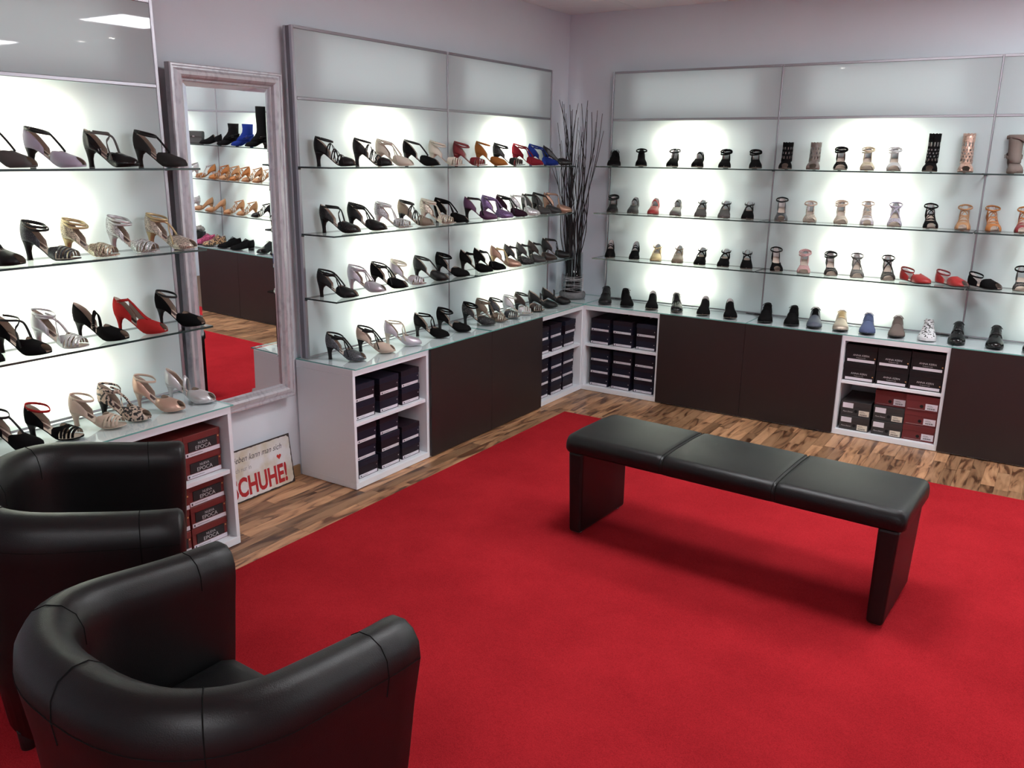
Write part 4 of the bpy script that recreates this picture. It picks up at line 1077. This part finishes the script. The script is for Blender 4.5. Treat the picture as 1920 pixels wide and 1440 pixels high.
ST = {}      # style -> list of (part name, mesh, role)   role: upper accent lining sole insole metal
def style(name, **k): ST[name] = k
def parts_of(name):
    k = ST[name]; l = Last(k['H'], k['L'], k.get('point', False), k.get('wide', 1.0), k.get('hi', 1.0)); H = k['H']; P = []
    def add(n, mb, role, smooth=True): P.append((n, mb.mesh(n, smooth), role))
    add('sole', m_sole(l, k.get('st', .0045), k.get('se', 0)), k.get('solerole', 'sole'), False)
    add('insole', m_insole(l), 'insole', False)
    if k.get('pad'): add('heel_pad', m_insole(l, .10, .40, .42, .0014), 'pad', False)
    if k.get('heel'): add('heel', m_heel(l, k['heel']), 'heel')
    v = k.get('vamp')
    if v == 'closed': add('vamp', m_vamp(l, k.get('tc', .66)-.03, k.get('ts', .46)), 'upper')
    elif v == 'peep': add('vamp', m_vamp(l, k.get('tc', .66)-.03, k.get('ts', .46), .86, .975), 'upper')
    elif v == 'fan':
        add('vamp', m_vamp(l, .70, .50, .76, .64), 'upper')
        for tl, tr in ((.70, .74), (.76, .80), (.83, .86), (.89, .90)): add('toe_strap', m_band(l, tl, tr, .040), 'upper')
    elif v == 'bands':
        add('vamp', m_vamp(l, .74, .60, .88, .95), 'upper')
        for tl, tr in ((.56, .72), (.72, .56)): add('toe_strap', m_band(l, tl, tr, .030), 'upper')
    c = k.get('counter')
    if c: add('heel_counter', m_counter(l, *c, ext=.0008), k.get('crole', 'upper'))
    for s in k.get('straps', ()):
        zt = H+.062
        if s in ('ankle', 'ankle2', 'tankle'):
            add('ankle_strap', m_tube([(.007,0,zt+.002),(.026,-.0300,zt-.004),(.062,-.0360,zt-.015),(.094,-.004,zt-.022),(.064,.0350,zt-.014),(.026,.0300,zt-.004)], .0048, True, .42), 'accent')
            add('buckle', m_buckle((.036,-.0335,zt-.008)), 'metal')
        if s == 'ankle2': add('ankle_strap', m_tube([(.009,0,zt-.004),(.028,-.0285,zt-.016),(.064,-.034,zt-.030),(.098,.004,zt-.030),(.066,.037,zt-.018),(.028,.0290,zt-.008)], .0046, True, .42), 'accent')
        if s == 'tankle': 
            q = l.p(.67, 90, .002); add('t_strap', m_tube([(.094,-.002,zt-.022),(.104,0,zt-.034),((.104+q.x)/2+.004,0,(zt-.034+q.z)/2-.004),tuple(q)], .0042, flat=.9), 'accent')
        if s == 'cross':
            for g in (1, -1):
                a = l.p(.60, 90-g*82, .001); b = l.p(.50, 90-g*35, .002)
                add('instep_strap', m_tube([tuple(a), tuple(b), (.088, g*.008, H+.032), (.060, g*.0285, H+.036), (.036, g*.0285, H+.044)], .0046, flat=.45), 'accent')
        if s == 'loop':
            a = l.p(.58, 12, .001)
            add('instep_strap', m_tube([(.020,.0275,zt-.006),(.055,.0305,zt-.010),(.092,.014,zt-.014),(.106,-.012,zt-.028),(.104,-.028,zt-.048),tuple(a)], .0046, flat=.45), 'accent')
            add('instep_strap', m_tube([(.020,-.0275,zt-.008),(.050,-.0305,zt-.012),(.080,-.026,zt-.014),(.100,.004,zt-.020),(.108,.022,zt-.040),tuple(l.p(.58, 168, .001))], .0044, flat=.45), 'accent')
            add('buckle', m_buckle((.040,-.0325,zt-.010)), 'metal')
        if s == 'mary':
            add('bar_strap', m_band(l, .42, .42, .055, .002, -4, 184), 'accent'); q = l.p(.42, 12, .004); add('buckle', m_buckle(tuple(q), s=.0055), 'metal')
        if s == 'bands3':
            for tl, tr in ((.30, .54), (.54, .30), (.42, .62), (.62, .42)): add('instep_strap', m_band(l, tl, tr, .024, .0015, -2, 182), 'accent')
        if s == 'lattice':
            for tl, tr in ((.54, .44), (.44, .54)): add('instep_strap', m_band(l, tl, tr, .022, .0015, 4, 176), 'accent')
            add('instep_strap', m_band(l, .42, .42, .022, .0015, 4, 176), 'accent')
        if s == 'asym':
            add('side_panel', m_vamp(l, .28, .24, .66, .62, 70, 176, .002), 'upper')
            add('ankle_strap', m_tube([tuple(l.p(.30, 75, .002)), (.052, -.024, H+.055), (.026, -.0285, H+.052)], .0055, flat=.4), 'accent'); add('buckle', m_buckle((.034,-.030,H+.053)), 'metal')
        if s == 'laces':
            add('tongue', m_vamp(l, .27, .27, .54, .54, 58, 122, .003), 'accent')
            m = MB()
            for q in (.33, .38, .43, .48):
                tube(m, catmull([tuple(l.p(q, 58, .003)), tuple(l.p(q+.02, 90, .006)), tuple(l.p(q+.04, 122, .003))], 3), .0013, 5)
                tube(m, catmull([tuple(l.p(q+.04, 58, .003)), tuple(l.p(q+.02, 90, .007)), tuple(l.p(q, 122, .003))], 3), .0013, 5)
            b = l.p(.31, 90, .006)
            for g in (-1, 1):
                tube(m, catmull([tuple(b), (b.x+.012, g*.016, b.z+.006), (b.x+.014, g*.030, b.z-.010), (b.x+.004, g*.024, b.z-.008), tuple(b)], 3), .0013, 5)
                tube(m, catmull([tuple(b), (b.x+.018, g*.010, b.z), (b.x+.03, g*.026, b.z-.022)], 3), .0013, 5)
            add('laces', m, 'laces')
        if s == 'facing':
            for d0, d1 in ((4, 60), (120, 176)): add('quarter', m_vamp(l, .22, .20, .52, .56, d0, d1, .0012), 'upper')
        if s in ('cage', 'cage_tall'):
            top = .088 if s == 'cage' else .135; NI, NJ = 22, (9 if s == 'cage' else 13)
            secs = [(H*.42,.098,.046,.034),(H+.004,.072,.071,.0325),(H+.030,.060,.058,.0325),(H+.060,.050,.046,.032),(H+top,.047,.043,.033)]
            def sec(u):
                u *= len(secs)-1; i = min(int(u), len(secs)-2); f = u-i; return [a_+(b_-a_)*f for a_, b_ in zip(secs[i], secs[i+1])]
            g = []
            for q in range(NI):
                a = 2*PI*q/NI; col = []
                for r_ in range(NJ):
                    z, cx, lx, wy = sec(.10+.90*r_/(NJ-1)); zz = z+(.0 if r_ else .0)-.010*math.cos(a)*(1-r_/(NJ-1))+(.004 if (q % 2 and r_ == NJ-1) else 0)
                    col.append(Vector((cx+lx*math.cos(a), wy*math.sin(a), zz)))
                g.append(col)
            full = shell(MB(), g, .0022, closed=True); keep = MB(); keep.v = full.v; n_o = NI*(NJ-1); blk = {}
            idx = 0
            for i in range(NI):
                for j in range(NJ-1): blk[i, j] = (j % 2 == 1 and (i+j//2) % 2 == 0 and j < NJ-2)
            N0 = NI*NJ
            for f, mt in zip(full.f, full.m):
                base = [v_ % N0 for v_ in f]; ii = sorted(set(v_//NJ for v_ in base)); jj = sorted(set(v_ % NJ for v_ in base))
                if len(jj) == 2 and len(ii) == 2:
                    i = ii[1] if ii == [0, NI-1] else ii[0]
                    if blk[i, jj[0]]: continue
                keep.f.append(f); keep.m.append(mt)
            add('cage', keep, 'upper')
            m = MB(); tube(m, catmull([tuple(l.p(.64, 90, .001)), (.128, 0, H*.5+.050), (.105, 0, H+.040), (.0925, 0, H+top-.004)], 4), .0055, 6, flat=.5); add('front_strip', m, 'accent')
        if s.startswith('shaft'):
            top = float(s[5:])
            sec = [(H-.002,.082,.080,.0325),(H+.022,.074,.072,.0335),(H+.048,.062,.059,.034),(H+.075,.054,.050,.035),(H+.105,.051,.048,.037)]
            if top > .2: sec += [(H+.16,.051,.049,.041),(H+.22,.052,.051,.045)]
            sec.append((H+top,.052,.052,.043 if top < .2 else .050)); g = []
            for q in range(20):
                a = 2*PI*q/20; g.append([Vector((cx+lx*math.cos(a), wy*math.sin(a), z)) for z, cx, lx, wy in sec])
            add('shaft', shell(MB(), g, .0022, closed=True), 'upper')
            if k.get('cuffstrap'):
                m = MB(); tube(m, catmull([(.010,-.040,H+top-.016),(.045,-.046,H+top-.012),(.096,-.020,H+top-.014),(.104,.012,H+top-.020),(.085,.050,H+top-.045),(.075,.062,H+top-.075)], 4), .009, 6, flat=.28); add('cuff_strap', m, 'upper')
            m = MB(); tube(m, [(.030+.058*math.cos(2*PI*q/16)+.025, .040*math.sin(2*PI*q/16), H+.034-.018*math.cos(2*PI*q/16)) for q in range(16)], .0085, 6, True, .30); add('ankle_belt', m, 'upper')
            add('buckle', m_buckle((.050, -.046, H+.034), s=.011), 'metal')
    if k.get('foxing'): add('foxing', m_sole(l, .017, .0025, .010), 'foxing', False)
    return P, l.L
def defstyles():
    hi = dict(H=.076, L=.208, heel='flare', pad=1); sl = dict(H=.080, L=.206, heel='slim', pad=1)
    lo = dict(H=.056, L=.215, heel='low'); fl = dict(H=.016, L=.235, heel=None, st=.006)
    C = (.36, .068, .026, 1.75); CC = (.56, .066, .028, 1.15)
    style('tstrap_closed', **hi, vamp='closed', counter=C, straps=('tankle',), tc=.68)
    style('tstrap_peep', **hi, vamp='peep', counter=C, straps=('tankle',), tc=.67)
    style('loop_closed', **hi, point=True, vamp='closed', counter=C, straps=('loop',), tc=.70)
    style('loop_peep', **hi, vamp='peep', counter=C, straps=('loop',), tc=.69)
    style('ankle_closed', **hi, vamp='closed', counter=C, straps=('ankle2',), tc=.70)
    style('ankle_peep', **sl, vamp='peep', counter=C, straps=('ankle',), tc=.71)
    style('ankle_fan', **hi, vamp='fan', counter=C, straps=('ankle2',))
    style('ankle_fan_low', **dict(hi, H=.064), vamp='fan', counter=C, straps=('ankle',))
    style('cross_closed', **hi, point=True, vamp='closed', counter=C, straps=('cross',), tc=.70)
    style('cross_peep', **hi, vamp='peep', counter=C, straps=('cross', 'ankle'), tc=.70)
    style('cross_fan', **hi, vamp='fan', counter=C, straps=('cross', 'ankle'))
    style('tcross_peep', **hi, vamp='peep', counter=C, straps=('tankle', 'cross'), tc=.68)
    style('tcross_closed', **hi, vamp='closed', counter=C, straps=('tankle', 'cross'), tc=.68)
    style('strappy', **hi, vamp='bands', counter=C, straps=('bands3', 'ankle'))
    style('mary_peep', **sl, vamp='peep', counter=C, straps=('mary',), tc=.70)
    style('asym_peep', **sl, vamp='peep', counter=C, straps=('asym',), tc=.66)
    style('court', **hi, point=True, vamp='closed', counter=CC, tc=.72, ts=.50)
    style('mary_court', **dict(hi, H=.056), vamp='closed', counter=CC, straps=('mary',), tc=.70, ts=.50)
    style('tstrap_low', **lo, vamp='closed', counter=C, straps=('tankle',), tc=.66)
    style('mary_low', **lo, vamp='closed', counter=(.50, .058, .024, 1.2), straps=('mary',), tc=.66)
    style('ankle_low', **lo, vamp='closed', counter=C, straps=('ankle2',), tc=.66)
    style('cross_low', **lo, vamp='closed', counter=(.34, .060, .020), straps=('cross',), tc=.68)
    style('lattice_low', **lo, point=True, vamp='closed', counter=CC, straps=('lattice',), tc=.62, ts=.50)
    style('flat_high', **lo, vamp='closed', counter=CC, straps=('ankle',), tc=.36, ts=.26)
    style('cage', **hi, vamp='peep', counter=C, straps=('cage',), tc=.62)
    style('cage_tall', **sl, vamp='peep', counter=C, straps=('cage_tall',), tc=.62)
    style('boot_strap', **dict(lo, H=.060), vamp='closed', counter=CC, straps=('shaft.150',), cuffstrap=1, tc=.42, ts=.34, hi=1.08)
    style('boot_buckle', **lo, vamp='closed', counter=CC, straps=('shaft.150',), tc=.42, ts=.34, hi=1.08)
    style('boot_tall', **lo, vamp='closed', counter=CC, straps=('shaft.310',), tc=.42, ts=.34, hi=1.08)
    style('oxford', **dict(lo, H=.034, heel='flat', L=.232), vamp='closed', counter=(.56, .074, .052, 1.6), straps=('facing', 'laces'), tc=.52, ts=.48, hi=1.02, wide=1.18)
    style('oxford_low', **dict(lo, H=.045, L=.22), point=True, vamp='closed', counter=(.56, .070, .050, 1.6), straps=('facing', 'laces'), tc=.52, ts=.48, wide=1.12)
    style('loafer', **dict(lo, H=.044, L=.22), wide=1.12, vamp='closed', counter=CC, tc=.40, ts=.28)
    style('jazz', **dict(fl, H=.030, L=.235), vamp='closed', counter=(.56, .074, .055, 1.6), straps=('facing', 'laces'), tc=.46, ts=.40, wide=1.15, solerole='foxing2', se=.003)
    style('sneaker', **dict(fl, H=.022, L=.245), vamp='closed', counter=(.56, .078, .058, 1.6), straps=('facing', 'laces'), tc=.50, ts=.46, wide=1.25, foxing=1, hi=1.1)
    style('flat_sandal', **fl, vamp='closed', counter=C, straps=('ankle', 'tankle'), tc=.70)
    style('flat_open', **fl, vamp='peep', counter=C, straps=('ankle',), tc=.66)
defstyles()
COLR = {'black': (.007,.0066,.007), 'charcoal': (.040,.038,.038), 'pewter': (.12,.113,.108), 'lilac': (.46,.42,.52), 'gunmetal': (.085,.090,.100), 'pale gold': (.62,.52,.38), 'gold': (.60,.46,.25),
        'silver': (.66,.65,.66), 'champagne': (.60,.52,.43), 'red': (.36,.022,.022), 'dark red': (.20,.012,.016), 'beige': (.56,.43,.34), 'snake': (.3,.25,.2), 'rose gold': (.62,.40,.31), 'cream': (.66,.60,.50),
        'orange': (.38,.14,.038), 'crimson': (.20,.016,.026), 'blue': (.012,.026,.165), 'bronze': (.20,.15,.11), 'plum': (.095,.035,.085), 'purple': (.20,.12,.27), 'dark plum': (.030,.012,.022), 'copper': (.42,.25,.18),
        'lilac silver': (.56,.51,.56), 'silver lilac': (.56,.51,.56), 'dark brown': (.035,.022,.018), 'taupe': (.17,.135,.12), 'tan': (.40,.205,.095), 'pink': (.62,.36,.36), 'slate': (.075,.085,.115), 'gold beige': (.52,.44,.35), 'blue grey': (.105,.130,.23), 'white': (.72,.72,.73), 'leopard': (.5,.3,.15)}
SM = {}
def shoe_mat(key):
    if key in SM: return SM[key]
    *c, fin = key.split(); cn = ' '.join(c); nm = key.replace(' ', '_')
    if key == 'snake print': cn = 'beige'
    if key == 'white print': cn = 'white'
    if key == 'leopard print': cn = 'leopard'
    col = COLR[cn]
    if fin == 'suede': m = plain(nm, col, .95, spec=.06, bump=.3, bscale=900)
    elif fin == 'satin': m = plain(nm, col, .45, spec=.3, bump=.08, bscale=1200)
    elif fin == 'patent': m = plain(nm, col, .08, spec=.38)
    elif fin == 'leather':
        met = cn in ('silver', 'gold', 'pale gold', 'rose gold', 'copper', 'bronze', 'lilac silver', 'silver lilac', 'gold beige')
        m = plain(nm, col, .36 if met else .38, metal=.55 if met else 0, spec=.28 if cn in ('black', 'charcoal', 'dark brown') else .5, bump=.15, bscale=350)
    else:
        m, nt, b, out = new_mat(nm); tc = N(nt, 'ShaderNodeTexCoord')
        vo = N(nt, 'ShaderNodeTexVoronoi'); nt.links.new(tc.outputs['Object'], vo.inputs['Vector'])
        vo.inputs['Scale'].default_value = {'glitter': 520, 'sparkle': 200, 'sequin': 300, 'snake': 260, 'print': 120}[fin]
        cr = N(nt, 'ShaderNodeValToRGB'); e = cr.color_ramp.elements
        sp = N(nt, 'ShaderNodeSeparateColor'); nt.links.new(vo.outputs['Color'], sp.inputs[0])
        if fin in ('glitter', 'sequin'):
            e[0].color = (*[q*.45 for q in col], 1); e[1].color = (*[min(1, q*1.6+.04) for q in col], 1); e[0].position = .2; e[1].position = .85
            nt.links.new(sp.outputs[0], cr.inputs[0]); b.inputs['Metallic'].default_value = .55; b.inputs['Roughness'].default_value = .35
        elif fin == 'sparkle':
            e[0].color = (*col, 1); e[0].position = .20; e[1].color = (.6, .6, .6, 1); e[1].position = .12
            e[0].position = .0; e[0].color = (.65, .65, .65, 1); e[1].position = .26; e[1].color = (*col, 1)
            nt.links.new(vo.outputs['Distance'], cr.inputs[0]); b.inputs['Roughness'].default_value = .6; cr.color_ramp.interpolation = 'CONSTANT'
            e[1].position = .16
        elif fin == 'snake':
            e[0].color = (*[q*1.5 for q in col], 1); e[1].color = (*[q*.5 for q in col], 1); e[0].position = .1; e[1].position = .5
            nt.links.new(vo.outputs['Distance'], cr.inputs[0]); b.inputs['Metallic'].default_value = .3; b.inputs['Roughness'].default_value = .32
        else:
            dark = (.02, .018, .018) if cn != 'leopard' else (.05, .025, .015)
            cr.color_ramp.interpolation = 'CONSTANT'
            e[0].color = (*col, 1); e[0].position = 0; e[1].color = (*dark, 1); e[1].position = .58 if cn != 'white' else .74
            if cn == 'leopard':
                vo.inputs['Scale'].default_value = 75; nt.links.new(vo.outputs['Distance'], cr.inputs[0]); e[1].position = .48
            else: nt.links.new(sp.outputs[0], cr.inputs[0])
            b.inputs['Roughness'].default_value = .5
        nt.links.new(cr.outputs[0], b.inputs['Base Color'])
    SM[key] = m; return m
COLR['magenta'] = (.34, .040, .115)
LINING = plain('shoe_lining', (.46, .37, .30), .6); INSOLE = plain('shoe_insole', (.60, .49, .41), .5); PAD = plain('insole_pad', (.055, .025, .022), .4)
SOLE = plain('shoe_sole', (.10, .072, .055), .6); BUCKLE = plain('buckle_metal', (.62, .55, .45), .25, metal=1); RUBBER = plain('white_rubber', (.72, .71, .72), .5); BLACKSOLE = plain('black_sole', (.012, .012, .012), .6); SILVERINS = plain('silver_lining', (.62, .57, .56), .5)
PCACHE = {}
DESC = {'tstrap_closed': ('t_strap_heel', 'closed-toe T-strap heel'), 'tstrap_peep': ('t_strap_heel', 'peep-toe T-strap heel'), 'loop_closed': ('strap_pump', 'pointed loop-strap heel'), 'loop_peep': ('strap_pump', 'peep-toe loop-strap heel'),
        'ankle_closed': ('ankle_strap_heel', 'closed-toe ankle-strap heel'), 'ankle_peep': ('ankle_strap_heel', 'peep-toe ankle-strap heel'), 'ankle_fan': ('dance_sandal', 'open-toe double-strap sandal'), 'ankle_fan_low': ('dance_sandal', 'open-toe ankle-strap sandal'),
        'cross_closed': ('cross_strap_heel', 'pointed cross-strap heel'), 'cross_peep': ('cross_strap_heel', 'peep-toe cross-strap heel'), 'cross_fan': ('dance_sandal', 'open-toe cross-strap sandal'), 'tcross_peep': ('cross_strap_heel', 'peep-toe T-bar cross-strap heel'),
        'tcross_closed': ('cross_strap_heel', 'closed T-bar cross-strap heel'), 'strappy': ('strappy_sandal', 'strappy dance sandal'), 'mary_peep': ('bar_strap_heel', 'peep-toe bar-strap heel'), 'asym_peep': ('asymmetric_heel', 'side-panel peep-toe heel'),
        'court': ('court_shoe', 'pointed court shoe'), 'mary_court': ('bar_strap_pump', 'bar-strap pump'), 'tstrap_low': ('t_strap_shoe', 'low T-strap shoe'), 'mary_low': ('bar_strap_shoe', 'low bar-strap shoe'), 'ankle_low': ('ankle_strap_shoe', 'low ankle-strap shoe'),
        'cross_low': ('cross_strap_shoe', 'low cross-strap shoe'), 'lattice_low': ('lattice_shoe', 'low shoe with lattice straps'), 'flat_high': ('strap_bootee', 'high-cut strap shoe'), 'cage': ('caged_sandal', 'caged open-toe sandal'), 'cage_tall': ('caged_bootee', 'tall caged open-toe bootee'),
        'boot_strap': ('ankle_boot', 'cuff-strap ankle boot'), 'boot_buckle': ('ankle_boot', 'buckled ankle boot'), 'boot_tall': ('tall_boot', 'tall boot'), 'oxford': ('lace_up_shoe', 'lace-up shoe'), 'oxford_low': ('lace_up_shoe', 'pointed lace-up shoe'),
        'loafer': ('slip_on_shoe', 'slip-on shoe'), 'jazz': ('jazz_shoe', 'chunky-soled lace-up'), 'sneaker': ('sneaker', 'sneaker'), 'flat_sandal': ('flat_strap_shoe', 'flat T-strap shoe seen sideways'), 'flat_open': ('flat_strap_shoe', 'flat peep-toe shoe seen sideways')}
ORD = ['first', 'second', 'third', 'fourth', 'fifth', 'sixth', 'seventh', 'eighth', 'ninth', 'tenth', 'eleventh', 'twelfth', 'thirteenth', 'fourteenth', 'fifteenth', 'sixteenth']
SHELFW = {1: 'top shelf', 2: 'middle shelf', 3: 'lowest shelf', 4: 'cabinet top'}
WHERE = {'N': '{o} from left, {s} left of mirror', 'L': '{o} from left, {s} right of mirror', 'B': '{o} from left, back wall {s}', 'M': '{o} from left, {s} in the reflection'}
GROUPW = {'N': 'shoes on the display left of the mirror', 'L': 'shoes on the display right of the mirror', 'B': 'shoes on the back wall display', 'M': 'shoes reflected in the mirror'}
ZROW = {1: 1.6064, 2: 1.2834, 3: .9624, 4: .6430}
def place_shoe(u, row, tx, ty, ang, sty, up, acc, k):
    if sty not in PCACHE: PCACHE[sty] = parts_of(sty)
    P, L = PCACHE[sty]; a = math.radians(ang)
    nm, ds = DESC[sty]
    lab = f"{up} {ds}, "+WHERE[u].format(o=ORD[k], s=SHELFW[row])
    t = thing(nm, lab, 'shoe' if 'boot' not in nm else 'boot', (tx-L*math.cos(a), ty-L*math.sin(a), ZROW[row]), a, GROUPW[u])
    mu, ma = shoe_mat(up), shoe_mat(acc)
    dark_in = sty in ('oxford', 'jazz', 'boot_strap', 'boot_buckle', 'boot_tall', 'flat_high') and up.startswith('black')
    lin = BLACKSOLE if dark_in else (SILVERINS if u == 'B' else LINING)
    flat = ST[sty].get('H', 0) < .035
    role = {'upper': (mu, lin), 'accent': (ma, ma), 'insole': (BLACKSOLE if dark_in else INSOLE, lin), 'pad': (PAD, PAD), 'metal': (BUCKLE, BUCKLE), 'laces': (ma, ma),
            'heel': (shoe_mat('black satin') if up in ('black suede', 'black satin', 'black patent', 'black glitter', 'black sparkle', 'charcoal suede', 'pewter suede', 'lilac satin', 'snake print') else ma, lin),
            'sole': (BLACKSOLE if flat else (mu if u != 'B' else SOLE), lin), 'foxing': (RUBBER, RUBBER), 'foxing2': (BLACKSOLE, BLACKSOLE)}
    obs = []
    for n, me, r in P:
        if r == 'pad' and u in 'BM': continue
        if not me.materials: me.materials.append(None); me.materials.append(None)
        o = link(n, me, obs[-1] if n == 'heel_pad' and obs else t); obs.append(o)
        for s, m in zip(o.material_slots, role[r]): s.link = 'OBJECT'; s.material = m
    return t
cnt = {}
for e in SHOES:
    k = cnt.get(e[:2], 0); cnt[e[:2]] = k+1
    place_shoe(*e, k)
